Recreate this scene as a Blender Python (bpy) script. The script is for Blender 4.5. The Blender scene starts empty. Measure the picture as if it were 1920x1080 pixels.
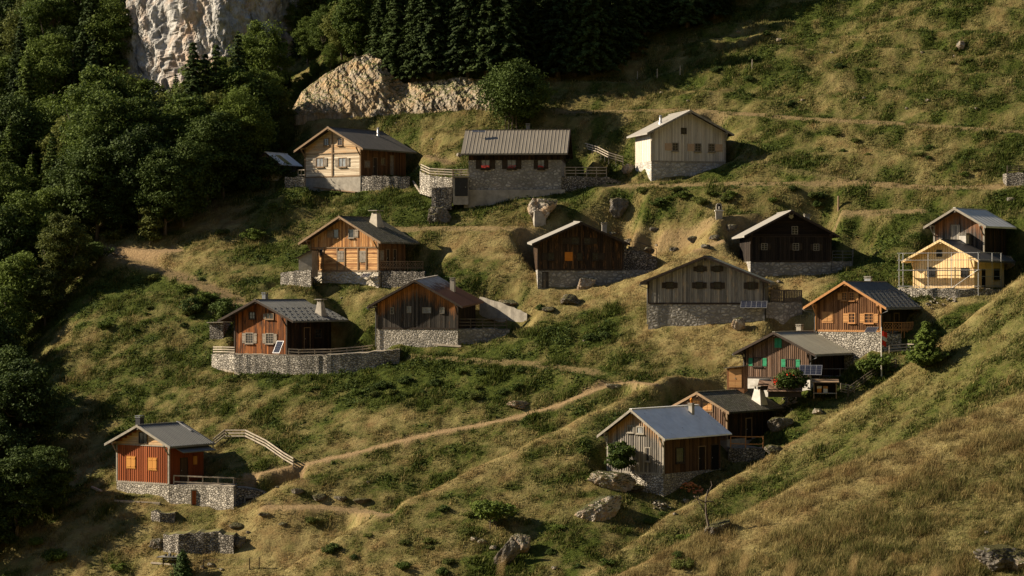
import bpy, bmesh, math, random
import numpy as np
from mathutils import Vector, Matrix, noise as mnoise
sc = bpy.context.scene
COL = sc.collection
R = math.radians
F = 4516.0                     # focal length in pixels of the 1920 px wide photograph

# ---------------------------------------------------------------- camera, sky, sun, exposure
cam = bpy.data.cameras.new('camera'); camo = bpy.data.objects.new('camera', cam); COL.objects.link(camo)
camo.location = (0, 0, 0); camo.rotation_euler = (R(90), 0, 0)
cam.lens = F/1920*36; cam.sensor_width = 36; cam.clip_start = 0.5; cam.clip_end = 3000
cam.dof.use_dof = True; cam.dof.focus_distance = 235; cam.dof.aperture_fstop = 2.8
sc.camera = camo
SUN_E, SUN_B = 29.0, -8.0       # elevation; how far the sun stands on our side (+) or beyond (-) of due left
sd = Vector((-math.cos(R(SUN_E))*math.cos(R(SUN_B)), -math.cos(R(SUN_E))*math.sin(R(SUN_B)), math.sin(R(SUN_E))))
w = bpy.data.worlds.new('World'); sc.world = w; w.use_nodes = True
nt = w.node_tree; bg = nt.nodes['Background']
sky = nt.nodes.new('ShaderNodeTexSky'); sky.sky_type = 'NISHITA'; sky.sun_disc = False
sky.sun_elevation = R(SUN_E); sky.sun_rotation = math.atan2(sd.x, sd.y)
sky.air_density = 0.8; sky.dust_density = 0.1
nt.links.new(sky.outputs[0], bg.inputs[0]); bg.inputs[1].default_value = 0.052
sl = bpy.data.lights.new('sun', 'SUN'); slo = bpy.data.objects.new('sun', sl); COL.objects.link(slo)
sl.energy = 5.0; sl.angle = R(0.5); sl.color = (1.0, 0.85, 0.64)
slo.rotation_euler = sd.to_track_quat('Z', 'Y').to_euler()
sc.view_settings.view_transform = 'Standard'; sc.view_settings.look = 'None'
sc.view_settings.exposure = 1.25; sc.view_settings.gamma = 1.0
sc.render.resolution_x = 1024; sc.render.resolution_y = 576

# ---------------------------------------------------------------- node materials
class NM:
    def __init__(s, name, rough=0.85, spec=0.2, metal=0.0):
        s.m = bpy.data.materials.new(name); s.m.use_nodes = True
        s.t = s.m.node_tree; s.n = s.t.nodes; s.b = s.n['Principled BSDF']
        s.b.inputs['Roughness'].default_value = rough; s.b.inputs['Metallic'].default_value = metal
        s.b.inputs['Specular IOR Level'].default_value = spec
    def new(s, k, **kw):
        n = s.n.new(k)
        for a, v in kw.items(): setattr(n, a, v)
        return n
    def link(s, a, b): s.t.links.new(a, b)
    def put(s, sock, v):
        if hasattr(v, 'is_output') or isinstance(v, bpy.types.NodeSocket): s.link(v, sock)
        else: sock.default_value = v
    def obj(s):
        return s.new('ShaderNodeTexCoord').outputs['Object']
    def math(s, op, a, b=0.0, c=None):
        n = s.new('ShaderNodeMath', operation=op); s.put(n.inputs[0], a); s.put(n.inputs[1], b)
        if c is not None: s.put(n.inputs[2], c)
        return n.outputs[0]
    def sep(s, v):
        n = s.new('ShaderNodeSeparateXYZ'); s.link(v, n.inputs[0]); return n.outputs
    def comb(s, x, y, z):
        n = s.new('ShaderNodeCombineXYZ'); s.put(n.inputs[0], x); s.put(n.inputs[1], y); s.put(n.inputs[2], z); return n.outputs[0]
    def scale(s, v, k):
        n = s.new('ShaderNodeVectorMath', operation='MULTIPLY'); s.link(v, n.inputs[0]); n.inputs[1].default_value = k; return n.outputs[0]
    def noise(s, v, scale, detail=3, rough=0.6, dist=0.0):
        n = s.new('ShaderNodeTexNoise'); s.link(v, n.inputs['Vector']); n.inputs['Scale'].default_value = scale
        n.inputs['Detail'].default_value = detail; n.inputs['Roughness'].default_value = rough; n.inputs['Distortion'].default_value = dist
        return n.outputs['Fac']
    def ramp(s, f, pts):
        n = s.new('ShaderNodeValToRGB'); s.link(f, n.inputs[0]); e = n.color_ramp.elements
        while len(e) < len(pts): e.new(0.5)
        for i, (p, c) in enumerate(pts):
            e[i].position = p; e[i].color = (c[0], c[1], c[2], 1) if hasattr(c, '__len__') else (c, c, c, 1)
        return n.outputs[0]
    def mix(s, f, a, b, mode='MIX'):
        n = s.new('ShaderNodeMix', data_type='RGBA', blend_type=mode); s.put(n.inputs[0], f)
        for i, v in ((6, a), (7, b)):
            if hasattr(v, '__len__') and not isinstance(v, bpy.types.NodeSocket): v = (v[0], v[1], v[2], 1)
            s.put(n.inputs[i], v)
        return n.outputs[2]
    def base(s, v):
        if not isinstance(v, bpy.types.NodeSocket): v = (v[0], v[1], v[2], 1)
        s.put(s.b.inputs['Base Color'], v)
    def bump(s, h, dist=0.05, strength=1.0):
        n = s.new('ShaderNodeBump'); n.inputs['Strength'].default_value = strength; n.inputs['Distance'].default_value = dist
        s.link(h, n.inputs['Height']); s.link(n.outputs[0], s.b.inputs['Normal']); return n

def mat_wood(name, c1, c2, stain=None, bw=0.2, horiz=False, amt=0.6, gap=True, streak=1.0, stain_bias=0.5, top=None):
    """planks; u runs across the planks; each plank has its own tone, grain streaks along it, dark joints and weather stains"""
    m = NM(name, 0.8, 0.15); o = m.obj(); x, y, z = m.sep(o)
    u = z if horiz else m.math('ADD', x, y)
    al = m.math('ADD', x, y) if horiz else z
    k = m.math('DIVIDE', u, bw); fl = m.math('FLOOR', k); fr = m.math('FRACT', k)
    wn = m.new('ShaderNodeTexWhiteNoise', noise_dimensions='1D'); m.link(fl, wn.inputs['W'])
    g = m.noise(m.comb(m.math('MULTIPLY', u, 14.0), m.math('MULTIPLY', fl, 3.7), m.math('MULTIPLY', al, 0.9)), 1.0, 4, 0.65)
    f = m.math('ADD', m.math('MULTIPLY', wn.outputs['Value'], amt), m.math('MULTIPLY', g, streak))
    f = m.math('SUBTRACT', f, (amt+streak)/2-0.5)
    f = m.ramp(f, [(0.22, 0.0), (0.78, 1.0)])
    c = m.mix(f, c1, c2)
    if stain:
        s1 = m.noise(m.comb(m.math('MULTIPLY', u, 2.2), 0.0, m.math('MULTIPLY', al, 0.45)), 1.0, 4, 0.7)
        s1 = m.ramp(s1, [(stain_bias-0.07, 0.0), (stain_bias+0.1, 1.0)])
        c = m.mix(s1, c, stain)
    if top:                      # wood kept warm and unweathered under the verge; top = (colour, W, ridge height, slope, depth)
        tc, W_, za_, tp_, dp_ = top
        v = m.math('ADD', z, m.math('MULTIPLY', m.math('ABSOLUTE', m.math('SUBTRACT', x, W_/2)), tp_))
        t = m.math('DIVIDE', m.math('SUBTRACT', za_, v), dp_)
        nn = m.noise(m.comb(m.math('MULTIPLY', u, 3.5), 0.0, m.math('MULTIPLY', al, 0.35)), 1.0, 4, 0.75)
        t = m.math('ADD', t, m.math('MULTIPLY', m.math('SUBTRACT', nn, 0.5), 2.2))
        c = m.mix(m.ramp(t, [(0.35, 0.9), (1.0, 0.0)]), c, m.mix(f, tuple(q*0.55 for q in tc), tc))
    if gap:
        e = m.math('MINIMUM', fr, m.math('SUBTRACT', 1.0, fr)); e = m.ramp(e, [(0.0, 0.25), (0.09, 1.0)])
        c = m.mix(1.0, c, e, 'MULTIPLY')
        m.bump(m.math('ADD', e, m.math('MULTIPLY', g, 0.3)), 0.02)
    m.base(c); return m.m

def mat_stone(name, c1=(0.30, 0.28, 0.25), c2=(0.52, 0.49, 0.44), mortar=(0.14, 0.13, 0.11), scale=3.0, edge=0.10, dist=0.09, rnd=1.0):
    m = NM(name, 0.9, 0.15); o = m.obj()
    wv = m.new('ShaderNodeTexNoise'); m.link(o, wv.inputs['Vector']); wv.inputs['Scale'].default_value = 2.5
    v = m.new('ShaderNodeVectorMath', operation='MULTIPLY_ADD'); m.link(wv.outputs['Color'], v.inputs[0]); v.inputs[1].default_value = (0.25, 0.25, 0.25); m.link(m.scale(o, (1, 1, 1.45)), v.inputs[2])
    a = m.new('ShaderNodeTexVoronoi', feature='DISTANCE_TO_EDGE'); m.link(v.outputs[0], a.inputs['Vector']); a.inputs['Scale'].default_value = scale; a.inputs['Randomness'].default_value = rnd
    b = m.new('ShaderNodeTexVoronoi'); m.link(v.outputs[0], b.inputs['Vector']); b.inputs['Scale'].default_value = scale; b.inputs['Randomness'].default_value = rnd
    col = m.sep(b.outputs['Color'])[0]
    n1 = m.noise(o, 9.0, 4)
    c = m.mix(col, c1, c2); c = m.mix(m.ramp(n1, [(0.3, 0.0), (0.75, 1.0)]), m.mix(1.0, c, (0.55, 0.53, 0.5), 'MULTIPLY'), c)
    e = m.ramp(a.outputs['Distance'], [(edge*0.35, 0.0), (edge, 1.0)])
    c = m.mix(e, mortar, c)
    big = m.ramp(m.noise(o, 0.6, 3), [(0.35, 0.75), (0.7, 1.1)]); c = m.mix(1.0, c, big, 'MULTIPLY')
    m.base(c)
    h = m.math('ADD', m.ramp(a.outputs['Distance'], [(0.0, 0.0), (edge*1.6, 1.0)]), m.math('MULTIPLY', n1, 0.5))
    m.bump(h, dist); return m.m

def mat_plain(name, c1, c2=None, scale=3.0, rough=0.8, metal=0.0, spec=0.2, bump=0.0, lo=0.35, hi=0.7, stretch=(1, 1, 1)):
    m = NM(name, rough, spec, metal)
    c2 = c2 or tuple(k*0.7 for k in c1)
    o = m.scale(m.obj(), stretch); f = m.noise(o, scale, 5, 0.65)
    m.base(m.mix(m.ramp(f, [(lo, 0.0), (hi, 1.0)]), c1, c2))
    if bump: m.bump(f, bump)
    return m.m

def mat_rock(name, light=(0.42, 0.40, 0.37), dark=(0.16, 0.15, 0.14), warm=(0.48, 0.30, 0.15), sc_=0.35, warm_amt=0.6, moss=None):
    m = NM(name, 0.92, 0.1); o = m.obj()
    n1 = m.noise(m.scale(o, (1, 1, 0.45)), sc_*2.2, 8, 0.68, 0.8); n2 = m.noise(o, sc_*0.7, 4, 0.6, 1.5)
    n3 = m.noise(m.scale(o, (1.5, 1, 0.6)), sc_*9, 6, 0.7, 0.5)
    c = m.mix(m.ramp(n1, [(0.33, 0.0), (0.56, 1.0)]), dark, light)
    c = m.mix(m.ramp(n2, [(warm_amt-0.08, 0.0), (warm_amt+0.12, 1.0)]), c, m.mix(0.35, warm, c))
    c = m.mix(m.ramp(n3, [(0.32, 0.55), (0.6, 0.0)]), c, m.mix(1.0, c, (0.4, 0.38, 0.36), 'MULTIPLY'))
    if moss:
        g = m.new('ShaderNodeNewGeometry'); nz = m.sep(g.outputs['Normal'])[2]
        f = m.math('ADD', nz, m.math('MULTIPLY', n1, 0.8)); c = m.mix(m.ramp(f, [(0.95, 0.0), (1.15, 1.0)]), c, moss)
    m.base(c); m.bump(m.math('ADD', n1, m.math('MULTIPLY', n3, 0.5)), 0.35); return m.m

# ---------------------------------------------------------------- mesh builder
class MB:
    def __init__(s): s.v = []; s.f = []; s.mi = []
    def face(s, pts, mi=0):
        k = len(s.v); s.v += [tuple(p) for p in pts]; s.f.append(tuple(range(k, k+len(pts)))); s.mi.append(mi)
    def hexa(s, p, mi=0):       # 8 corners: bottom 4 then top 4
        k = len(s.v); s.v += [tuple(q) for q in p]
        for q in ((3, 2, 1, 0), (4, 5, 6, 7), (0, 1, 5, 4), (1, 2, 6, 5), (2, 3, 7, 6), (3, 0, 4, 7)):
            s.f.append(tuple(k+i for i in q)); s.mi.append(mi)
    def box(s, x0, x1, y0, y1, z0, z1, mi=0):
        s.hexa([(x0, y0, z0), (x1, y0, z0), (x1, y1, z0), (x0, y1, z0), (x0, y0, z1), (x1, y0, z1), (x1, y1, z1), (x0, y1, z1)], mi)
    def prism(s, poly, off, mi=0):          # polygon extruded by vector off
        n = len(poly); k = len(s.v); off = Vector(off)
        s.v += [tuple(p) for p in poly] + [tuple(Vector(p)+off) for p in poly]
        s.f.append(tuple(range(k, k+n))); s.f.append(tuple(range(k+2*n-1, k+n-1, -1))); s.mi += [mi, mi]
        for i in range(n):
            j = (i+1) % n; s.f.append((k+i, k+n+i, k+n+j, k+j)); s.mi.append(mi)
    def tube(s, pts, rad, seg=8, mi=0):
        pts = [Vector(p) for p in pts]; rad = rad if hasattr(rad, '__len__') else [rad]*len(pts); k = len(s.v)
        for i, p in enumerate(pts):
            d = (pts[min(i+1, len(pts)-1)]-pts[max(i-1, 0)]).normalized()
            a = d.orthogonal().normalized() if i == 0 else (a - d*a.dot(d)).normalized()
            b = d.cross(a)
            for j in range(seg):
                t = 2*math.pi*j/seg; s.v.append(tuple(p+(a*math.cos(t)+b*math.sin(t))*rad[i]))
        for i in range(len(pts)-1):
            for j in range(seg):
                j2 = (j+1) % seg; s.f.append((k+i*seg+j, k+i*seg+j2, k+(i+1)*seg+j2, k+(i+1)*seg+j)); s.mi.append(mi)
        s.f.append(tuple(k+j for j in range(seg-1, -1, -1))); s.f.append(tuple(k+(len(pts)-1)*seg+j for j in range(seg))); s.mi += [mi, mi]
    def bar(s, p, q, w=0.1, h=0.1, mi=0):   # rectangular bar between two points, w across (horizontal), h upright
        p, q = Vector(p), Vector(q); d = (q-p).normalized(); up = Vector((0, 0, 1)) if abs(d.z) < 0.95 else Vector((0, 1, 0))
        a = d.cross(up).normalized()*w/2; b = a.cross(d).normalized()*h/2
        s.hexa([p-a-b, p+a-b, q+a-b, q-a-b, p-a+b, p+a+b, q+a+b, q-a+b], mi)
    def build(s, name, mats, parent=None, smooth=False, loc=None):
        me = bpy.data.meshes.new(name); me.from_pydata(s.v, [], s.f)
        mats = mats if isinstance(mats, (list, tuple)) else [mats]
        for m in mats: me.materials.append(m)
        if len(mats) > 1: me.polygons.foreach_set('material_index', s.mi)
        if smooth: me.polygons.foreach_set('use_smooth', [True]*len(s.f))
        me.update()
        o = bpy.data.objects.new(name, me); COL.objects.link(o)
        if parent: o.parent = parent
        if loc is not None: o.location = loc
        return o
def tag(o, label=None, cat=None, group=None, kind=None):
    for k, v in (('label', label), ('category', cat), ('group', group), ('kind', kind)):
        if v: o[k] = v
    return o
def empty(name, loc, rz=0, **kw):
    o = bpy.data.objects.new(name, None); o.empty_display_size = 0.3; COL.objects.link(o); o.location = loc; o.rotation_euler = (0, 0, rz)
    return tag(o, **kw)
def at(px, py, Y): return Vector(((px-960)/F*Y, Y, (540-py)/F*Y))

# ---------------------------------------------------------------- numpy noise
def _h(ix, iy, seed):
    n = (ix.astype(np.int64)*374761393 + iy.astype(np.int64)*668265263 + seed*982451653) & 0x7fffffff
    n = ((n ^ (n >> 13))*1274126177) & 0x7fffffff
    return ((n ^ (n >> 16)) & 0xffff)/65535.0*2-1
def vnoise(x, y, seed=0):
    ix = np.floor(x); iy = np.floor(y); fx = x-ix; fy = y-iy
    fx = fx*fx*fx*(fx*(fx*6-15)+10); fy = fy*fy*fy*(fy*(fy*6-15)+10)
    a = _h(ix, iy, seed); b = _h(ix+1, iy, seed); c = _h(ix, iy+1, seed); d = _h(ix+1, iy+1, seed)
    return (a*(1-fx)+b*fx)*(1-fy)+(c*(1-fx)+d*fx)*fy
def fbm(x, y, oct=4, seed=0, g=0.5):
    r = 0; a = 1; t = 0
    for i in range(oct):
        r = r+a*vnoise(x*2**i+i*17.3, y*2**i-i*9.1, seed+i); t += a; a *= g
    return r/t
def sstep(a, b, x):
    t = np.clip((x-a)/(b-a), 0, 1); return t*t*(3-2*t)
def smax(a, b, k=0.8):
    h = np.clip(0.5+0.5*(a-b)/k, 0, 1); return b*(1-h)+a*h+k*h*(1-h)

# ---------------------------------------------------------------- the shape of the land
def crest(pts):
    P = [at(*p) for p in pts]; P.sort(key=lambda v: v.x)
    return [np.array([getattr(p, c) for p in P]) for c in 'xyz']
CB = crest([(100, 1290, 212), (500, 1080, 220), (700, 968, 225), (900, 868, 230), (1100, 775, 235), (1240, 705, 242.5), (1370, 680, 247.5), (1600, 606, 249.5), (2000, 520, 250)])
C1 = crest([(600, 1340, 200), (1100, 1080, 211), (1250, 965, 217), (1400, 880, 223), (1500, 815, 225), (1640, 722, 227), (1760, 640, 229), (1920, 512, 231), (2100, 380, 232)])
C2 = crest([(700, 1290, 146), (1150, 1080, 152), (1350, 985, 156), (1500, 905, 158.5), (1700, 825, 161), (1920, 740, 164), (2200, 600, 167)])
def spur(X, Y, C, front, back):
    yc = np.interp(X, C[0], C[1]); zc = np.interp(X, C[0], C[2])
    # beyond the ends keep the last slope
    for e, i, j in ((X < C[0][0], 0, 1), (X > C[0][-1], -1, -2)):
        sl_ = (C[2][j]-C[2][i])/(C[0][j]-C[0][i]); zc = np.where(e, C[2][i]+sl_*(X-C[0][i]), zc)
    d = Y-yc; r = 1.2
    return zc + np.where(d < 0, front*d, -back*d) - 0.0*r
MOUNDS = [(-22.5, 241.0, 1.5, 4.5), (-36, 246, 1.0, 9), (8, 268, -1.0, 7), (-50, 332, -15, 17)]
def H_base(X, Y):
    X = np.asarray(X, float); Y = np.asarray(Y, float)
    zA = 0.611*Y+0.222*X-165.0      # the slope falls towards the camera and a little to the left
    zA = zA + 1.3*fbm(X/22, Y/22, 3, 5) * sstep(60, 200, Y)
    # step of the rock band behind the upper chalets
    Yr = np.interp(X, [-30, -15, -3, 4], [318.3, 312.5, 306.4, 303])
    win = sstep(-30, -25, X)*(1-sstep(-3, 3, X))
    zA = zA + 3.6*win*sstep(0, 1.6, Y-Yr)*(1-sstep(6, 26, Y-Yr))
    for mx, my, am, mr in MOUNDS: zA = zA + am*np.exp(-((X-mx)**2+(Y-my)**2)/mr**2)
    dl = np.maximum(0, -(X+49)); zA = zA - 0.42*dl*sstep(0, 8, dl)
    zB = spur(X, Y, CB, 0.60, 0.5); z1 = spur(X, Y, C1, 0.55, 0.45); z2 = spur(X, Y, C2, 0.46, 0.45)
    zK = np.where(Y < 12, -0.95-0.14*Y, -2.63-0.75*(Y-12))
    z = smax(zA, zB, 0.4); z = smax(z, z1, 0.4); z = smax(z, z2, 0.3); z = np.maximum(z, -60.0)
    zK = np.where(Y < -8, 0.17+0.85*(-8-Y), zK)      # unseen ground behind the camera, raised to block sky light
    return smax(z, zK, 0.05)
def project(X, Y, Z): return 960+F*X/np.maximum(Y, 1), 540-F*Z/np.maximum(Y, 1)
def march(fn, px, py, y0=60.0, y1=420.0, step=0.4):
    Y = np.arange(y0, y1, step); X = (px-960)/F*Y; Zr = (540-py)/F*Y
    d = fn(X, Y)-Zr; i = np.argmax(d > 0)
    if d[i] <= 0: return None
    if i == 0: return Y[0]
    t = d[i-1]/(d[i-1]-d[i]); return Y[i-1]+t*step
CARVES = []                     # (ox, oy, yaw, x0, x1, y0, y1, z, slope)
NOGRASS = []
def carve(o, yaw, x0, x1, y0, y1, z, slope=1.1): CARVES.append((o[0], o[1], yaw, x0, x1, y0, y1, z, slope))
def loc_frame(o, yaw, X, Y):
    dx = X-o[0]; dy = Y-o[1]; c, s = math.cos(yaw), math.sin(yaw)
    return dx*c+dy*s, -dx*s+dy*c
# ---------------------------------------------------------------- materials
M = {}
M['glass'] = mat_plain('window_glass', (0.012, 0.013, 0.015), (0.03, 0.03, 0.034), 2.0, 0.12, 0, 0.5)
M['paleglass'] = mat_plain('curtained_glass', (0.30, 0.31, 0.31), (0.12, 0.13, 0.14), 2.0, 0.2, 0, 0.5)
M['hole'] = mat_plain('open_hole', (0.006, 0.005, 0.005), None, 1, 1.0)
M['steel'] = mat_plain('galvanised_steel', (0.42, 0.42, 0.42), (0.28, 0.28, 0.28), 3, 0.45, 0.7, 0.4)
M['lead'] = mat_plain('grey_metal', (0.16, 0.165, 0.17), (0.09, 0.09, 0.095), 4, 0.5, 0.3, 0.4)
M['darkmetal'] = mat_plain('dark_metal', (0.035, 0.035, 0.038), (0.02, 0.02, 0.02), 4, 0.5, 0.2)
M['concrete'] = mat_plain('concrete', (0.34, 0.31, 0.26), (0.20, 0.18, 0.15), 1.5, 0.92, bump=0.01)
M['whitewash'] = mat_plain('whitewash', (0.62, 0.59, 0.53), (0.40, 0.37, 0.32), 1.3, 0.9, bump=0.01)
M['render'] = mat_plain('lime_render', (0.46, 0.41, 0.33), (0.27, 0.24, 0.19), 1.1, 0.92, bump=0.03)
M['stone_light'] = mat_stone('light_stone', (0.36, 0.33, 0.28), (0.74, 0.69, 0.60), (0.13, 0.115, 0.095), 3.3, 0.10)
M['stone_mortar'] = mat_stone('mortared_stone', (0.32, 0.30, 0.27), (0.62, 0.59, 0.53), (0.21, 0.195, 0.17), 1.9, 0.2, 0.05)
M['stone_dry'] = mat_stone('dry_stone', (0.26, 0.24, 0.21), (0.62, 0.57, 0.49), (0.07, 0.06, 0.05), 3.5, 0.11, 0.12)
M['stone_pale'] = mat_stone('limed_stone', (0.42, 0.39, 0.33), (0.66, 0.61, 0.53), (0.33, 0.30, 0.25), 2.8, 0.12, 0.1)
M['stone_grey'] = mat_stone('grey_stone', (0.44, 0.42, 0.38), (0.74, 0.71, 0.66), (0.34, 0.325, 0.295), 1.7, 0.12, 0.06)
M['rendered_stone'] = mat_stone('roughcast_stone', (0.60, 0.54, 0.45), (0.74, 0.68, 0.57), (0.48, 0.43, 0.35), 1.6, 0.2, 0.2)
M['w_pale'] = mat_wood('pale_log', (0.36, 0.235, 0.125), (0.60, 0.46, 0.30), (0.70, 0.36, 0.13), 0.2, True, stain_bias=0.60)
M['w_pale_low'] = mat_wood('bleached_log', (0.40, 0.31, 0.21), (0.66, 0.57, 0.43), (0.22, 0.16, 0.10), 0.22, True, stain_bias=0.64)
M['w_orange'] = mat_wood('orange_board', (0.20, 0.09, 0.035), (0.52, 0.26, 0.09), (0.60, 0.42, 0.24), 0.25, False, stain_bias=0.60)
M['w_orange_h'] = mat_wood('orange_log', (0.30, 0.14, 0.055), (0.62, 0.37, 0.16), (0.13, 0.055, 0.025), 0.21, True, stain_bias=0.58)
M['w_grey'] = mat_wood('weathered_grey_board', (0.38, 0.345, 0.295), (0.62, 0.57, 0.495), (0.56, 0.46, 0.36), 0.2, False, stain_bias=0.6)
M['w_silver'] = mat_wood('silver_board', (0.13, 0.122, 0.11), (0.32, 0.295, 0.255), (0.42, 0.32, 0.21), 0.2, False, stain_bias=0.60)
M['w_silver_dark'] = mat_wood('sooty_silver_board', (0.045, 0.042, 0.038), (0.13, 0.12, 0.105), (0.20, 0.15, 0.10), 0.2, False, stain_bias=0.62)
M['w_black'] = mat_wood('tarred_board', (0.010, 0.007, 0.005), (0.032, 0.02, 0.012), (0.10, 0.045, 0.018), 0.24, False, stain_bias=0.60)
M['w_black2'] = mat_wood('blackened_board', (0.012, 0.009, 0.007), (0.035, 0.026, 0.02), (0.075, 0.035, 0.018), 0.24, False, stain_bias=0.68)
M['w_black_h'] = mat_wood('blackened_log', (0.010, 0.007, 0.006), (0.026, 0.018, 0.013), None, 0.24, True)
M['w_rust'] = mat_wood('burnt_orange_board', (0.07, 0.024, 0.009), (0.33, 0.115, 0.03), (0.035, 0.018, 0.01), 0.24, False, stain_bias=0.55)
M['w_dark_orange'] = mat_wood('smoked_orange_board', (0.018, 0.013, 0.010), (0.07, 0.043, 0.024), (0.22, 0.10, 0.032), 0.25, False, stain_bias=0.60)
M['w_red'] = mat_wood('red_stained_board', (0.20, 0.05, 0.016), (0.36, 0.105, 0.034), None, 0.28, False, amt=0.3, streak=0.6)
M['w_brown'] = mat_wood('brown_board', (0.11, 0.05, 0.022), (0.26, 0.13, 0.06), None, 0.2, False, amt=0.7)
M['w_greybrown'] = mat_wood('greybrown_board', (0.10, 0.06, 0.038), (0.24, 0.155, 0.105), (0.15, 0.08, 0.045), 0.2, False, stain_bias=0.6)
M['w_yellow'] = mat_wood('new_pine_board', (0.66, 0.47, 0.23), (0.78, 0.59, 0.33), None, 0.3, False, amt=0.5, streak=0.5)
M['w_barn'] = mat_wood('dark_barn_board', (0.05, 0.045, 0.04), (0.15, 0.13, 0.11), (0.24, 0.11, 0.05), 0.24, False, stain_bias=0.62)
M['w_front'] = mat_wood('two_tone_board', (0.11, 0.10, 0.085), (0.34, 0.29, 0.23), (0.40, 0.23, 0.11), 0.24, False, stain_bias=0.60)
M['t_black'] = lambda W, za, tp: mat_wood('sooty_board_orange_top', (0.022, 0.019, 0.016), (0.085, 0.073, 0.06), (0.19, 0.09, 0.035), 0.24, stain_bias=0.66, top=((0.42, 0.17, 0.05), W, za, tp, 1.9))
M['t_silver'] = lambda W, za, tp: mat_wood('silver_board_orange_top', (0.10, 0.09, 0.078), (0.29, 0.26, 0.22), (0.30, 0.19, 0.10), 0.24, stain_bias=0.66, top=((0.50, 0.28, 0.12), W, za, tp, 1.5))
M['t_barn'] = lambda W, za, tp: mat_wood('black_board_rust_top', (0.035, 0.032, 0.03), (0.13, 0.115, 0.10), (0.24, 0.11, 0.05), 0.24, stain_bias=0.64, top=((0.36, 0.16, 0.07), W, za, tp, 2.0))
M['shade_orange'] = mat_wood('shade_toned_orange_board', (0.085, 0.042, 0.02), (0.20, 0.10, 0.045), None, 0.24)  # side-wall woods, darkened to paint in the shade on that side
M['sd_dark'] = mat_wood('shade_toned_brown_board', (0.045, 0.024, 0.013), (0.13, 0.07, 0.035), None, 0.24)
M['shade_red'] = mat_wood('shade_toned_red_board', (0.13, 0.03, 0.010), (0.22, 0.055, 0.018), None, 0.28, amt=0.3)
M['w_shop'] = mat_wood('umber_board', (0.035, 0.02, 0.012), (0.10, 0.06, 0.038), None, 0.3, False)
M['w_trim'] = mat_plain('trim_wood', (0.25, 0.17, 0.10), (0.15, 0.10, 0.06), 3, stretch=(1, 1, 3))
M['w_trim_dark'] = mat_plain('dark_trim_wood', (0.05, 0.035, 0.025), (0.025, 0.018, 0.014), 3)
M['w_trim_grey'] = mat_plain('grey_trim_wood', (0.30, 0.27, 0.22), (0.18, 0.16, 0.13), 3)
M['w_trim_orange'] = mat_plain('orange_trim_wood', (0.46, 0.23, 0.09), (0.34, 0.16, 0.06), 3)
M['w_fence'] = mat_plain('fence_wood', (0.38, 0.33, 0.26), (0.22, 0.18, 0.14), 2.5)
M['w_fence_dark'] = mat_plain('dark_fence_wood', (0.13, 0.105, 0.08), (0.07, 0.055, 0.04), 2.5)
M['shut_amber'] = mat_wood('amber_shutter', (0.46, 0.20, 0.045), (0.58, 0.28, 0.065), None, 0.16, False, amt=0.3, streak=0.4)
M['shut_green'] = mat_plain('green_paint', (0.02, 0.20, 0.09), (0.03, 0.25, 0.12), 4, 0.6)
M['shut_pink'] = mat_plain('pinkish_new_wood', (0.47, 0.33, 0.22), (0.38, 0.26, 0.17), 4)
M['shut_grey'] = mat_plain('grey_shutter_wood', (0.28, 0.24, 0.19), (0.14, 0.115, 0.09), 5)
M['shut_brown'] = mat_wood('light_brown_shutter', (0.42, 0.21, 0.08), (0.55, 0.30, 0.12), None, 0.15, True, amt=0.4)
M['shut_dark'] = mat_plain('dark_shutter_wood', (0.05, 0.035, 0.022), (0.025, 0.02, 0.014), 5)
M['orange_pan'] = mat_plain('orange_paint', (0.60, 0.22, 0.03), (0.50, 0.17, 0.02), 3)
M['r_dark'] = mat_plain('dark_grey_sheet', (0.085, 0.080, 0.07), (0.06, 0.056, 0.05), 0.7, 0.55, 0.1, 0.35, stretch=(0.35, 2.2, 0.35))
M['r_bronze'] = mat_plain('bronze_sheet', (0.20, 0.175, 0.135), (0.15, 0.13, 0.10), 0.8, 0.5, 0.15, 0.4, stretch=(0.35, 2.2, 0.35))
M['r_light'] = mat_plain('pale_sheet', (0.33, 0.31, 0.275), (0.235, 0.22, 0.19), 0.9, 0.5, 0.2, 0.4, stretch=(0.35, 2.2, 0.35))
M['r_bright'] = mat_plain('bright_zinc_sheet', (0.58, 0.58, 0.56), (0.46, 0.46, 0.44), 0.6, 0.45, 0.35, 0.4, stretch=(0.35, 2.2, 0.35))
M['r_green'] = mat_plain('greenish_sheet', (0.13, 0.14, 0.115), (0.085, 0.095, 0.08), 0.9, 0.55, 0.1, 0.3, stretch=(0.35, 2.2, 0.35))
M['r_rib'] = mat_plain('ribbed_charcoal_sheet', (0.115, 0.115, 0.105), (0.075, 0.078, 0.072), 0.8, 0.5, 0.15, 0.4, stretch=(0.35, 2.2, 0.35))
M['r_khaki'] = mat_plain('khaki_ribbed_sheet', (0.25, 0.235, 0.18), (0.19, 0.175, 0.135), 0.8, 0.5, 0.15, 0.3, stretch=(0.35, 2.2, 0.35))
M['r_yellow'] = mat_plain('faded_yellow_sheet', (0.30, 0.26, 0.08), (0.22, 0.2, 0.08), 1.2, 0.6)
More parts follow.
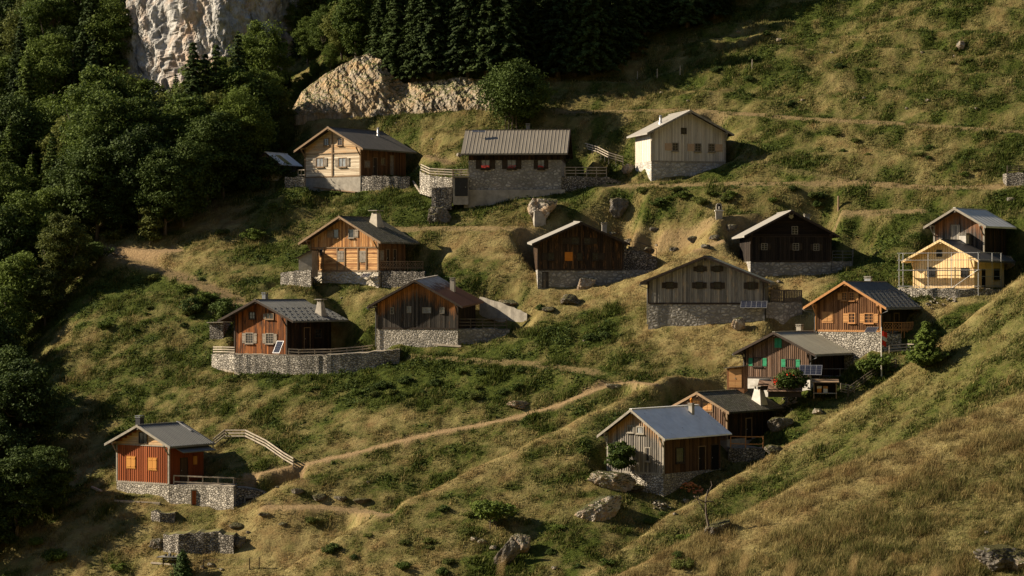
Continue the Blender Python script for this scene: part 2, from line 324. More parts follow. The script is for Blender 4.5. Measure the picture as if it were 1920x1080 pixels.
def _roof_special():
    m = NM('shingle', 0.9, 0.1); o = m.obj(); x, y, z = m.sep(o)
    br = m.new('ShaderNodeTexBrick'); m.link(m.comb(y, m.math('MULTIPLY', x, 1.1), 0.0), br.inputs['Vector'])
    br.inputs['Scale'].default_value = 1.0; br.inputs['Brick Width'].default_value = 0.34; br.inputs['Row Height'].default_value = 0.26; br.inputs['Mortar Size'].default_value = 0.035
    br.inputs['Color1'].default_value = (0.10, 0.088, 0.07, 1); br.inputs['Color2'].default_value = (0.24, 0.215, 0.17, 1); br.inputs['Mortar'].default_value = (0.03, 0.027, 0.022, 1)
    n = m.noise(o, 1.6, 6, 0.7); c = m.mix(m.ramp(n, [(0.35, 0.0), (0.65, 0.7)]), br.outputs['Color'], (0.10, 0.10, 0.055))
    n2 = m.noise(o, 7, 5, 0.7); c = m.mix(1.0, c, m.ramp(n2, [(0.3, 0.55), (0.7, 1.3)]), 'MULTIPLY')
    m.base(c); m.bump(m.math('ADD', br.outputs['Fac'], m.math('MULTIPLY', n2, -0.8)), -0.05); M['r_shingle'] = m.m
    m = NM('rust_and_zinc_sheet', 0.6, 0.3, 0.1); o = m.obj(); x, y, z = m.sep(o)
    n = m.noise(m.scale(o, (0.8, 3, 0.8)), 1.3, 6, 0.7)
    t = m.math('ADD', m.math('MULTIPLY', x, 0.07), m.math('MULTIPLY', n, 0.38)); f = m.ramp(t, [(0.60, 0.0), (0.66, 1.0)])
    base = m.mix(m.ramp(n, [(0.4, 0.0), (0.62, 1.0)]), (0.42, 0.41, 0.38), (0.20, 0.15, 0.11))
    m.base(m.mix(f, base, m.mix(n, (0.075, 0.028, 0.014), (0.12, 0.045, 0.022)))); M['r_rust'] = m.m
    m = NM('patched_zinc_sheet', 0.7, 0.25, 0.0); o = m.obj(); x, y, z = m.sep(o)
    n = m.noise(o, 0.9, 5, 0.6); n2 = m.noise(m.scale(o, (1.4, 2.4, 1)), 1.2, 6, 0.65)
    c = m.mix(m.ramp(n, [(0.35, 0.0), (0.65, 1.0)]), (0.66, 0.65, 0.62), (0.80, 0.79, 0.76))
    c = m.mix(m.ramp(n2, [(0.67, 0.0), (0.70, 1.0)]), c, (0.13, 0.06, 0.03))
    c = m.mix(m.ramp(n2, [(0.30, 1.0), (0.33, 0.0)]), c, (0.44, 0.45, 0.44))
    m.base(c); m.bump(n2, 0.02); M['r_zinc'] = m.m
_roof_special()
def _solar():
    m = NM('solar_cells', 0.15, 0.5); o = m.obj(); x, y, z = m.sep(o)
    fx = m.math('FRACT', m.math('MULTIPLY', x, 6.0)); fy = m.math('FRACT', m.math('MULTIPLY', y, 6.0))
    e = m.math('MINIMUM', fx, fy); m.base(m.mix(m.ramp(e, [(0.06, 0.0), (0.12, 1.0)]), (0.09, 0.09, 0.10), (0.012, 0.014, 0.024))); M['solar'] = m.m
_solar()

rng = random.Random(7)
# ---------------------------------------------------------------- a chalet
class House: pass
def solve(O, d, px):
    q = px-960; return (q*O.y-F*O.x)/(F*d.x-q*d.y)
def make_house(name, label, xl, xr, xs, a, base, fnd, eave, apex, Y=None, W=None, L=None, ov=(1.0, 0.9, 0.7), wall='w_brown', wdir='v',
               upper=None, roof='r_dark', rib=None, rise=0.0, found='stone_mortar', trim='w_trim', cat='chalet', bw=0.24, batten=None, group=None,
               floor_side=None, depth0=4.0, dashes=None, sidewall=None, soffit='w_trim_dark', thick=0.16, clear=3.0, sidefound=True, purlins=True, posts=False):
    h = House(); a = R(a); pn = xr if a > 0 else xl            # pixel of the near lower corner
    if Y is None: Y = march(H_base, pn, base)
    N = at(pn, base, Y); zb = N.z
    xa = Vector((math.cos(a), -math.sin(a), 0)); ya = Vector((math.sin(a), math.cos(a), 0))
    if a > 0:
        W = W or solve(N, -xa, xl); O = N-xa*W; L = L or solve(N, ya, xs)
    else:
        O = N.copy(); W = W or solve(N, xa, xr); L = L or solve(N, ya, xs)
    Zp = lambda P, py: (540-py)/F*P.y-zb
    h.O, h.W, h.L, h.xa, h.ya, h.zb, h.a, h.N, h.Y = O, W, L, xa, ya, zb, a, N, Y
    so, fo, ro = ov
    zf = Zp(N, fnd); A = O+xa*(W/2)-ya*fo; zap = Zp(A, apex)
    T = (O+xa*(W+so)-ya*fo) if a > 0 else (O-xa*so-ya*fo); zt = Zp(T, eave)
    tp = (zap-zt)/(W/2+so); th = thick/math.cos(math.atan(tp))
    h.zf, h.zap, h.tp, h.th = zf, zap, tp, th
    root = empty(name, (O.x, O.y, zb), -a, label=label, cat=cat, group=group); h.root = root
    zr = lambda x: zap-abs(x-W/2)*tp                    # roof top
    zu = lambda x: zr(x)-th-0.01                        # underside
    # foundation
    if found:
        mb = MB(); mb.box(-0.04, W+0.04, -0.04, L, -depth0, zf); mb.build('foundation', M[found], root)
    # wall core
    z0 = zf+0.003 if found else -depth0
    mb = MB()
    def gable_wall(mb, y, y2, za, zb_, mi=0):
        poly = [(0, y, za), (W, y, za), (W, y, zu(W))] + ([(W/2, y, zu(W/2))]) + [(0, y, zu(0))]
        mb.prism(poly, (0, y2-y, 0), mi)
    gable_wall(mb, 0, L, z0, None)
    def boards(mb, za, zb_fn, dir_, x0=0.0, x1=None, mi=0):
        x1 = W if x1 is None else x1
        if dir_ == 'v':
            n = max(1, round((x1-x0)/bw)); b = (x1-x0)/n
            for i in range(n):
                p, q = x0+i*b+0.008, x0+(i+1)*b-0.008; d = 0.02+rng.random()*0.028
                lo = za+rng.random()*0.03
                mb.hexa([(p, -d, lo), (q, -d, lo), (q, 0.002, lo), (p, 0.002, lo), (p, -d, zb_fn(p)), (q, -d, zb_fn(q)), (q, 0.002, zb_fn(q)), (p, 0.002, zb_fn(p))], mi)
                if batten: mb.box(q-0.03, q+0.046, -0.075, -d+0.01, lo, min(zb_fn(q-0.03), zb_fn(q+0.04)), mi)
        else:
            z = za
            while z < zap-th-0.2:
                t = z+bw-0.012
                xx = max(x0, W/2-(zap-th-0.02-t)/tp) if t > zu(0) else x0; xe = W-xx if xx > x0 else x1
                zt_ = min(t, zb_fn(W/2))
                if xe > xx+0.2 and zt_ > z+0.03:
                    d = 0.02+rng.random()*0.03
                    mb.hexa([(xx, -d, z), (xe, -d, z), (xe, 0.002, z), (xx, 0.002, z), (xx, -d*0.6, zt_), (xe, -d*0.6, zt_), (xe, 0.002, zt_), (xx, 0.002, zt_)], mi)
                z += bw
    wm = M[wall]
    if callable(wm): wm = wm(W, zap, tp)
    if upper:
        zs = Zp(O+xa*(W/2), upper[0])
        boards(mb, z0+0.02, lambda x: min(zs, zu(x)), wdir)
    else: boards(mb, z0+0.02, zu, wdir)
    # side boards (both long sides); one may get darker boards, its shade put into the colour
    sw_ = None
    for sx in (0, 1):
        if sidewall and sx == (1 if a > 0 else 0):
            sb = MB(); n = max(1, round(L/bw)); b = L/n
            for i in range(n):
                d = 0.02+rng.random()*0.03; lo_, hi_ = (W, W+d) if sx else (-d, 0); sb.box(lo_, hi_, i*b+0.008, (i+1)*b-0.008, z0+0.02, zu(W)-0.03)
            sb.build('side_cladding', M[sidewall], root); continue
        n = max(1, round(L/bw)); b = L/n
        for i in range(n):
            d = 0.02+rng.random()*0.025; xx = (W, W+d) if sx else (-d, 0)
            if wdir == 'v': mb.box(xx[0], xx[1], i*b+0.008, (i+1)*b-0.008, z0+0.02, zu(W)-0.03, 0)
    wobj = mb.build('wall', [M[sidewall] if False else wm], root)
    if upper:
        mb = MB(); mb2z = zs+0.01
        boards(mb, mb2z, zu, upper[2]); g = mb.build('gable_cladding', M[upper[1]], root)
        mb = MB(); mb.box(-0.06, W+0.06, -0.11, -0.045, zs-0.09, zs+0.0); mb.build('cross_beam', M[trim], root)
    # corner posts and sill beam
    mb = MB()
    for x in (0, W): mb.box(x-0.09, x+0.09, -0.08, 0.08, z0+0.005, zu(0)-0.02)
    mb.box(0.1, W-0.1, -0.07, -0.03, z0-0.1, z0+0.1)
    mb.build('corner_frame', M[trim], root)
    # roof: two slabs, top and underside in their own material
    mb = MB(); y0, y1 = -fo, L+ro
    for s in (-1, 1):
        xe = W/2+s*(W/2+so); ze = zap-(W/2+so)*tp
        p = [(W/2, y0, zap-th), (xe, y0, ze-th), (xe, y1, ze-th+rise), (W/2, y1, zap-th+rise), (W/2, y0, zap), (xe, y0, ze), (xe, y1, ze+rise), (W/2, y1, zap+rise)]
        if s < 0: p = [p[1], p[0], p[3], p[2], p[5], p[4], p[7], p[6]]
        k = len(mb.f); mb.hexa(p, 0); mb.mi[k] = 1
        if rib:
            sp, rw, rh = rib; n = int((y1-y0)/sp)
            for i in range(n+1):
                y = y0+0.04+i*sp
                if y > y1-rw: break
                rz = rise*(y-y0)/(y1-y0)
                q = [(W/2, y, zap+rz-0.01), (xe, y, ze+rz-0.01), (xe, y+rw, ze+rz-0.01), (W/2, y+rw, zap+rz-0.01)]
                mb.hexa(q+[(a_[0], a_[1]+(0.25*rw if j < 2 else -0.25*rw), a_[2]+rh) for j, a_ in enumerate(q)], 0)
        if dashes and s > 0:
            rows, frac = dashes; sp = 0.5
            for r_ in range(rows):
                t = frac+(0.97-frac)*r_/max(1, rows-1)
                x = W/2+s*(W/2+so)*t; z = zap-(W/2+so)*tp*t
                n = int((y1-y0)/sp)
                for i in range(n):
                    y = y0+0.1+i*sp+(r_ % 2)*sp/2
                    if y+0.22 > y1: break
                    mb.box(x-0.02, x+0.02, y, y+0.2, z-0.05, z+0.075, 0)
    mb.box(W/2-0.14, W/2+0.14, y0-0.01, y1+0.01, zap-0.04, zap+0.045, 0)
    if rise: mb.v[-8:] = [(v[0], v[1], v[2]+(rise if v[1] > 0 else 0)) for v in mb.v[-8:]]
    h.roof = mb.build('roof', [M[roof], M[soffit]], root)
    # verge boards
    for s in (-1, 1):
        mb = MB(); xe = W/2+s*(W/2+so); ze = zap-(W/2+so)*tp
        t0, t1 = 0.02, -0.24
        mb.prism([(W/2, y0-0.035, zap+t0), (xe, y0-0.035, ze+t0), (xe, y0-0.035, ze+t1), (W/2, y0-0.035, zap+t1)], (0, 0.03, 0)); mb.build('verge_board', M[trim], root)
    if purlins:
        for fx in (0.0, 0.5, 1.0):
            x = W*fx; zz = zu(x)-0.02-(0.06 if fx == 0.5 else 0)
            mb = MB(); mb.box(x-0.1, x+0.1, y0+0.05, 0.05, zz-0.2, zz); mb.build('purlin', M[trim], root)
        for x, s in ((0.0, -1), (W, 1)):
            mb = MB(); mb.bar((x, -0.09, zu(x)-1.15), (x, y0+0.12, zu(x)-0.24), 0.1, 0.12); mb.build('bracket', M[trim], root)
    # ground cut
    o2 = (O.x, O.y); yaw = -a
    carve(o2, yaw, 0.2, W+0.2, -1.4, 0.0, zb+0.0, 2.2)
    carve(o2, yaw, -0.4 if a > 0 else -clear, W+(clear if a > 0 else 0.4), 0.0, L+0.5, zb+max(zf, 0.2)-0.12, 2.6)
    NOGRASS.append((o2, yaw, -0.3, W+0.3, -0.3, L+0.3))
    return h
def plane_fn(h, side):
    W = h.W
    if side == 'g': return lambda u, v, d: (u, -d, v)
    if side == 'r': return lambda u, v, d: (W+d, u, v)
    if side == 'l': return lambda u, v, d: (-d, u, v)
def pbox(mb, P, u0, u1, v0, v1, d0, d1, mi=0):
    mb.hexa([P(u0, v0, d0), P(u1, v0, d0), P(u1, v0, d1), P(u0, v0, d1), P(u0, v1, d0), P(u1, v1, d0), P(u1, v1, d1), P(u0, v1, d1)], mi)
def px2plane(h, side, px, py):
    if side == 'g': O, d = h.O, h.xa
    elif side == 'r': O, d = h.O+h.xa*h.W, h.ya
    else: O, d = h.O, h.ya
    s = solve(O, d, px); P = O+d*s; return s, (540-py)/F*P.y-h.zb
def window(h, x0, y0, x1, y1, side='g', shut='', sm='shut_grey', glass='glass', frame='w_trim', fw=0.09, sill=True, cross=(1, 2), closed=None, sw=0.9, flowers=False):
    u0, v1 = px2plane(h, side, x0, y0); u1, v0 = px2plane(h, side, x1, y1)
    if u0 > u1: u0, u1 = u1, u0
    P = plane_fn(h, side); e = 0.055
    if closed:
        mb = MB(); pbox(mb, P, u0, u1, v0, v1, e, e+0.03); o = mb.build('window', M[frame], h.root)
        n = 2
        for i in range(n):
            p, q = u0+(u1-u0)*i/n+0.02, u0+(u1-u0)*(i+1)/n-0.02
            mb = MB(); pbox(mb, P, p, q, v0+0.04, v1-0.04, e+0.03, e+0.07)
            for f in (0.15, 0.8): pbox(mb, P, p+0.03, q-0.03, v0+(v1-v0)*f, v0+(v1-v0)*f+0.07, e+0.07, e+0.095)
            mb.build('shutter', M[closed], o)
        mb = MB()
        for q in ((u0-fw, u1+fw, v1, v1+fw), (u0-fw, u1+fw, v0-fw, v0), (u0-fw, u0, v0, v1), (u1, u1+fw, v0, v1)): pbox(mb, P, q[0], q[1], q[2], q[3], 0.02, e+0.05)
        mb.build('frame', M[frame], o); return o
    mb = MB(); pbox(mb, P, u0, u1, v0, v1, e-0.03, e); o = mb.build('window', M[glass], h.root)
    mb = MB()
    for q in ((u0-fw, u1+fw, v1, v1+fw), (u0-fw, u1+fw, v0-fw, v0), (u0-fw, u0, v0, v1), (u1, u1+fw, v0, v1)): pbox(mb, P, q[0], q[1], q[2], q[3], 0.02, e+0.06)
    mb.build('frame', M[frame], o)
    if cross:
        mb = MB(); t = 0.022
        for i in range(1, cross[0]+1):
            u = u0+(u1-u0)*i/(cross[0]+1); pbox(mb, P, u-t, u+t, v0, v1, e, e+0.03)
        for i in range(1, cross[1]+1):
            v = v0+(v1-v0)*i/(cross[1]+1); pbox(mb, P, u0, u1, v-t*0.8, v+t*0.8, e, e+0.028)
        mb.build('glazing_bars', M[frame], o)
    if sill:
        mb = MB(); pbox(mb, P, u0-fw-0.06, u1+fw+0.06, v0-fw-0.06, v0-fw+0.003, 0.02, e+0.16); mb.build('sill', M[frame], o)
    for c in shut:
        wS = (u1-u0)*sw; p, q = (u0-fw-wS, u0-fw-0.01) if c == 'L' else (u1+fw+0.01, u1+fw+wS)
        mb = MB(); pbox(mb, P, p, q, v0-0.02, v1+0.02, e, e+0.04)
        for f in (0.12, 0.8): pbox(mb, P, p+0.02, q-0.02, v0+(v1-v0)*f, v0+(v1-v0)*f+0.07, e+0.04, e+0.065)
        mb.build('shutter', M[sm], o)
    if flowers:
        mb = MB(); pbox(mb, P, u0, u1, v0-0.05, v0+0.16, e+0.06, e+0.26); mb.build('flower_box', M['w_trim_dark'], o)
        mb = MB(); rr = random.Random(int(x0))
        for i in range(60):
            c = Vector(P(u0+(u1-u0)*rr.random(), v0+0.1+rr.random()*0.28, e+0.08+rr.random()*0.26)); s = 0.05
            n1 = Vector((rr.random()-.5, rr.random()-.5, rr.random()-.5)).normalized(); n2 = n1.orthogonal().normalized(); n1 = n1.cross(n2)
            mb.face([c+n1*s, c+n2*s, c-n1*s, c-n2*s])
        mb.build('flowers', M['geranium'], o)
    return o
M['geranium'] = mat_plain('red_geranium', (0.65, 0.05, 0.02), (0.45, 0.02, 0.01), 5)
def door(h, x0, y0, x1, y1, side='r', m='w_trim_dark', frame='w_trim', name='door', handle=True, fw=0.08):
    u0, v1 = px2plane(h, side, x0, y0); u1, v0 = px2plane(h, side, x1, y1)
    if u0 > u1: u0, u1 = u1, u0
    P = plane_fn(h, side); e = 0.055
    mb = MB(); pbox(mb, P, u0, u1, v0, v1, e-0.03, e)
    o = mb.build(name, M[m], h.root)
    mb = MB()
    for q in ((u0-fw, u1+fw, v1, v1+fw), (u0-fw, u0, v0, v1), (u1, u1+fw, v0, v1)): pbox(mb, P, q[0], q[1], q[2], q[3], 0.02, e+0.05)
    mb.build('frame', M[frame], o)
    if handle:
        mb = MB(); pbox(mb, P, u0+0.08, u0+0.14, (v0+v1)/2-0.05, (v0+v1)/2+0.05, e, e+0.06); mb.build('handle', M['steel'], o)
    return o
def chimney(h, px, yf, top, w=0.6, style='stone', mat='render', d=None):
    y = h.L*yf; O = h.O+h.ya*y; x = solve(O, h.xa, px); P = O+h.xa*x
    zt = (540-top)/F*P.y-h.zb; zb = h.zap-abs(x-h.W/2)*h.tp-0.45; d = d or w
    mb = MB()
    if style == 'metal':
        mb.tube([(x, y, zb), (x, y, zt)], w/2, 12); o = mb.build('flue_pipe', M['steel'], h.root, True)
        mb = MB(); mb.tube([(x, y, zt), (x, y, zt+0.12)], [w*0.75, w*0.2], 12); mb.build('cowl', M['steel'], o)
        mb = MB(); mb.tube([(x, y, zb+0.35), (x, y, zb+0.62)], [w*0.9, w*0.55], 12); mb.build('flashing', M['steel'], o)
    elif style == 'cone':
        b, t = w/2, w*0.24
        mb.hexa([(x-b, y-b, zb), (x+b, y-b, zb), (x+b, y+b, zb), (x-b, y+b, zb), (x-t, y-t, zt), (x+t, y-t, zt), (x+t, y+t, zt), (x-t, y+t, zt)])
        o = mb.build('chimney', M[mat], h.root)
        mb = MB(); mb.box(x-t*1.9, x+t*1.9, y-t*1.9, y+t*1.9, zt+0.25, zt+0.32)
        for sx in (-1, 1):
            for sy in (-1, 1): mb.box(x+sx*t*0.8-0.05, x+sx*t*0.8+0.05, y+sy*t*0.8-0.05, y+sy*t*0.8+0.05, zt, zt+0.25)
        mb.build('cap', M['concrete'], o)
    else:
        b = w/2; c = d/2; mb.box(x-b, x+b, y-c, y+c, zb, zt); o = mb.build('chimney', M[mat], h.root)
        mb = MB()
        for z in (0.0, 0.17):
            mb.box(x-b-0.06, x+b+0.06, y-c-0.06, y+c+0.06, zt+z+0.002, zt+z+0.06)
        for sx in (-1, 1):
            for sy in (-1, 1): mb.box(x+sx*(b-0.07)-0.05, x+sx*(b-0.07)+0.05, y+sy*(c-0.07)-0.05, y+sy*(c-0.07)+0.05, zt+0.06, zt+0.17)
        mb.build('cap', M['lead'] if style == 'dark' else M['concrete'], o)
        if style == 'pot':
            mb = MB(); mb.tube([(x, y, zt+0.23), (x, y, zt+0.5), (x, y, zt+0.52), (x, y, zt+0.75)], [0.14, 0.12, 0.19, 0.03], 12); mb.build('chimney_pot', M['orange_pan'], o, True)
    return o
def roof_panel(h, px0, py0, px1, py1, side=1, n=1):
    """solar panel lying on the roof slope; corners given on the slope (upper left, lower right)"""
    def hit(px, py):
        best = None
        for i in range(400):
            y = -1+i*(h.L+3)/400; O = h.O+h.ya*y; x = solve(O, h.xa, px); P = O+h.xa*x
            z = h.zap-abs(x-h.W/2)*h.tp; e = abs((540-py)/F*P.y-h.zb-z)
            if (x-h.W/2)*side > 0 and (best is None or e < best[0]): best = (e, x, y)
        return best[1], best[2]
    (xa_, ya_), (xb_, yb_) = hit(px0, py0), hit(px1, py1)
    y0, y1 = sorted((ya_, yb_)); x0, x1 = sorted((xa_, xb_)); z = lambda x: h.zap-abs(x-h.W/2)*h.tp
    mb = MB(); q = [(x0, y0), (x1, y0), (x1, y1), (x0, y1)]
    mb.hexa([(x, y, z(x)+0.05) for x, y in q]+[(x, y, z(x)+0.11) for x, y in q]); o = mb.build('solar_panel', M['solar'], h.root)
    mb = MB(); t = 0.05
    for A, B in (((x0, y0), (x1, y0)), ((x0, y1), (x1, y1)), ((x0, y0), (x0, y1)), ((x1, y0), (x1, y1))):
        mb.bar((A[0], A[1], z(A[0])+0.09), (B[0], B[1], z(B[0])+0.09), t, 0.08)
    mb.build('frame', M['steel'], o); return o
def gutter(h, side='near', pipe=True):
    """gutter along the eave with a downpipe at the gable corner"""
    s = 1 if side == 'r' else -1; so = None
    W = h.W; v = [p for p in h.roof.data.vertices]; xe = max(p.co.x for p in v) if s > 0 else min(p.co.x for p in v)
    ys = [p.co.y for p in v]; y0, y1 = min(ys), max(ys); ze = h.zap-abs(xe-W/2)*h.tp-h.th
    mb = MB(); mb.tube([(xe+s*0.05, y0, ze+0.02), (xe+s*0.05, y1, ze+0.02)], 0.07, 6); mb.build('gutter', M['lead'], h.root)
    if pipe:
        x = W if s > 0 else 0
        mb = MB(); mb.tube([(xe+s*0.05, y0+0.3, ze), (xe+s*0.03, y0+0.3, ze-0.15), (x+s*0.1, -0.16, ze-0.45), (x+s*0.1, -0.16, -0.6)], 0.045, 6); mb.build('downpipe', M['lead'], h.root)
# ---------------------------------------------------------------- the sixteen buildings
HS = {}
# 1 pale log chalet, upper left
h = make_house('wooden_chalet', 'pale log chalet with dark grey roof, beside the small shed at the wood', 572.5, 675.6, 760, 35, 359, 329.4, 278, 237.5,
    ov=(1.15, 0.95, 0.9), wall='w_pale_low', wdir='h', upper=(287, 'w_pale', 'h'), roof='r_dark', rib=(0.22, 0.1, 0.025), found='concrete', trim='w_trim', bw=0.24, sidewall='shade_orange'); HS[1] = h
window(h, 608.5, 260.5, 616.5, 271.5); window(h, 634.5, 260.5, 642, 271.5)
window(h, 594, 297, 607, 312, shut='LR', sm='shut_grey', sw=0.45, glass='paleglass', cross=(1, 0)); window(h, 636, 297, 649, 312, shut='LR', sm='shut_grey', sw=0.45, glass='paleglass', cross=(1, 0))
mb = MB(); mb.box(h.W/2-0.09, h.W/2+0.09, -0.13, -0.03, h.zf, h.zap-0.5); mb.build('centre_post', M['w_trim'], h.root)
door(h, 699, 296, 706, 329); window(h, 714, 297, 720, 308, 'r', cross=(1, 0)); door(h, 731, 292, 737, 329, m='shut_grey'); window(h, 683, 302, 692, 314, 'r', closed='shut_grey')
chimney(h, 709, 0.8, 241, 0.3, 'metal')
# 2 stone house seen along its eaves
h = make_house('stone_house', 'long grey stone house with ribbed bronze roof and red flowers in its windows', 1052, 1064, 878.4, -85, 360, 299.8, 287, 242.7, W=8.0,
    ov=(1.0, 0.85, 0.8), wall='w_black', roof='r_bronze', rib=(0.42, 0.13, 0.05), found='stone_mortar', trim='w_trim_dark', cat='house'); HS[2] = h
for x0, x1 in ((903, 918), (952, 967), (1009, 1020)):
    window(h, x0, 300.5, x1, 316.5, 'l', shut='LR', sm='shut_dark', frame='w_trim_dark', glass='paleglass', cross=(1, 0), sw=0.62, flowers=True)
chimney(h, 990, 0.40, 235, 0.42, 'dark', 'lead')
mb = MB(); mb.box(-0.5, -0.06, -0.5, h.L+0.5, -3, 0.28); mb.build('concrete_kerb', M['concrete'], h.root)
carve((h.O.x, h.O.y), -h.a, -1.8, 0.0, -0.5, h.L+3, h.zb, 0.8)
# 3 pale barn upper right
h = make_house('barn', 'pale grey board barn with pinkish shutters on a grey stone base', 1221.6, 1359.3, 1191.7, -15, 334.5, 302.5, 249, 206.5,
    ov=(0.85, 0.9, 0.9), wall='w_grey', roof='r_light', found='stone_grey', trim='w_trim_grey', cat='barn', bw=0.24, sidefound=True); HS[3] = h
window(h, 1278, 241, 1285.5, 250, cross=(0, 0), frame='shut_dark', sill=False)
window(h, 1261, 269, 1270.5, 282, shut='L', sm='shut_pink', sw=1.4, frame='shut_grey'); window(h, 1303, 270, 1313, 283, shut='L', sm='shut_pink', sw=1.3, frame='shut_grey'); window(h, 1329, 270.5, 1339, 283.5, shut='R', sm='shut_pink', sw=1.4, frame='shut_grey')
chimney(h, 1238.5, 0.35, 218, 0.3, 'metal')
# 4 orange chalet, middle left
h = make_house('wooden_chalet', 'orange timber chalet with mossy shingle roof, stone chimney and lattice balcony', 583.2, 709, 759.4, 34, 538, 507.5, 453.5, 404.8,
    ov=(1.1, 1.0, 1.4), wall='w_orange_h', wdir='h', upper=(463.5, 'w_orange', 'v'), roof='r_shingle', found='rendered_stone', trim='w_trim', bw=0.22, sidewall='shade_orange'); HS[4] = h
for f in (0.10, 0.19, 0.40, 0.51, 0.71, 0.83):
    mb = MB(); mb.box(h.W*f-0.07, h.W*f+0.07, -0.12, -0.03, h.zf+0.1, px2plane(h, 'g', 640, 463.5)[1]-0.09); mb.build('wall_post', M['w_trim'], h.root)
window(h, 626.5, 431, 635, 445, cross=(0, 0), shut='L', sm='w_trim', frame='w_trim', sw=1.3); window(h, 655, 431, 664, 445, cross=(0, 0), shut='R', sm='shut_grey', frame='shut_grey', sw=0.8)
window(h, 600, 468, 606, 479, cross=(0, 0), sill=False); window(h, 634, 472, 645, 489, closed='shut_grey', frame='w_trim_grey'); window(h, 676.5, 472, 687, 490, closed='shut_grey', frame='w_trim_grey')
door(h, 724, 468, 729, 500, m='shut_dark'); door(h, 737, 468, 742, 500, m='shut_dark'); window(h, 712, 470, 718, 488, 'r', closed='shut_grey')
chimney(h, 705, 0.72, 399.5, 1.45, 'cone', 'render')
# 5 dark barn in the middle
h = make_house('barn', 'big dark board barn with a single orange shutter on a mortared stone base', 1008.8, 1167.8, 1006, -2.5, 541, 505.7, 457, 416,
    L=9, ov=(0.75, 1.0, 0.6), wall='w_dark_orange', roof='r_light', found='stone_mortar', trim='w_trim_dark', cat='barn', rise=0.35, clear=0.8); HS[5] = h
for q in ((1029, 475, 1038, 487, 'L'), (1112, 475, 1121, 487, 'R'), (1083, 475, 1091, 487, ''), (1072, 446, 1085, 457, 'L'), (1096, 447, 1106, 457, 'R')):
    window(h, q[0], q[1], q[2], q[3], shut=q[4], sm='shut_dark', frame='shut_dark', cross=(1, 1), sw=1.2)
window(h, 1060.5, 474, 1072, 487.5, closed='orange_pan', frame='orange_pan')
door(h, 1018, 511, 1027, 540, 'g', 'w_silver_dark', 'w_trim_dark', 'cellar_door')
chimney(h, 1133, 0.45, 421, 0.55, 'plain', 'concrete')
# 6 silver barn
h = make_house('barn', 'low wide silver-grey barn with green-grey roof and two rows of windows', 1216, 1431.6, 1440, 12, 598, 569.3, 529, 479.4,
    L=4.6, ov=(0.8, 0.75, 0.2), wall='w_silver', roof='r_green', found='stone_mortar', trim='w_trim_dark', cat='barn', bw=0.2, thick=0.22); HS[6] = h
for q in ((1308, 500, 1318, 508.5, 'LR'), (1340, 500, 1349, 508.5, 'LR'), (1250, 530, 1262, 540, 'LR'), (1306, 530, 1317, 540, 'LR'), (1340, 530, 1351, 541, 'LR'), (1403, 530, 1414, 541.5, 'LR')):
    window(h, q[0], q[1], q[2], q[3], shut=q[4], sm='shut_dark', frame='shut_dark', cross=(1, 1), sw=0.6, sill=False)
gutter(h, 'l'); gutter(h, 'r')
# 7 black house
h = make_house('wooden_house', 'black timber house with white-barred windows and a white plaque under its gable', 1407.6, 1557.3, 1405, -2.5, 521, 490, 442, 394.4,
    L=8.5, ov=(0.85, 0.95, 0.6), wall='w_black2', wdir='v', upper=(443, 'w_black_h', 'h'), roof='r_light', found='stone_mortar', trim='w_trim_dark', cat='house', clear=0.8); HS[7] = h
for q in ((1485, 425, 1495, 438.5), (1428, 457, 1438, 468), (1487, 457, 1497, 468.5), (1526, 458, 1535, 469)):
    window(h, *q, shut='LR' if q[1] > 430 else '', sm='shut_dark', frame='w_trim_grey' , fw=0.05, cross=(1, 2), sw=0.6, sill=False)
chimney(h, 1513, 0.35, 405, 0.55, 'plain', 'concrete')
u, v = px2plane(h, 'g', 1483.5, 404.8); mb = MB()
pts = [(-.26, .2), (-.12, .26), (0, .2), (.12, .26), (.26, .2), (.2, .02), (.26, -.12), (.1, -.28), (0, -.34), (-.1, -.28), (-.26, -.12), (-.2, .02)]
mb.prism([(u+a_, -0.075, v+b_) for a_, b_ in pts], (0, 0.03, 0)); mb.build('white_plaque', M['whitewash'], h.root)
# 8 zinc-roofed barn, far right
h = make_house('barn', 'tall black board barn with bright pale metal roof, behind the new yellow chalet', 1752, 1845, 1886, 36, 489, 481, 423.7, 389.4,
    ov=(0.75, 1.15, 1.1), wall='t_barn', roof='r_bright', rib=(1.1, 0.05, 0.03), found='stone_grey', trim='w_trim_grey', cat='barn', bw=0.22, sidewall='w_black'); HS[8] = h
door(h, 1785, 423, 1799, 470, 'g', 'w_silver', 'w_trim_grey', 'hay_door', False)
# 9 new yellow chalet
h = make_house('new_chalet', 'new yellow pine chalet with smooth dark roof and scaffolding around it', 1713.7, 1825.7, 1882, 35, 543, 539.4, 488.5, 448.7,
    ov=(1.0, 0.9, 0.9), wall='w_yellow', roof='r_dark', found='concrete', trim='w_yellow', bw=0.3, soffit='w_yellow'); HS[9] = h
window(h, 1757, 469.5, 1765.5, 480.5, cross=(1, 1), frame='darkmetal', fw=0.05, sill=False); window(h, 1740, 502, 1753.5, 519, cross=(1, 1), frame='darkmetal', fw=0.05, sill=False); window(h, 1803, 503, 1815.5, 519.5, cross=(1, 1), frame='darkmetal', fw=0.05, sill=False)
door(h, 1839, 504, 1847, 539, 'r', 'hole', 'w_yellow'); window(h, 1863.5, 505, 1872, 522, 'r', frame='darkmetal', cross=None)
chimney(h, 1807.5, 0.55, 441, 0.8, 'plain', 'whitewash')
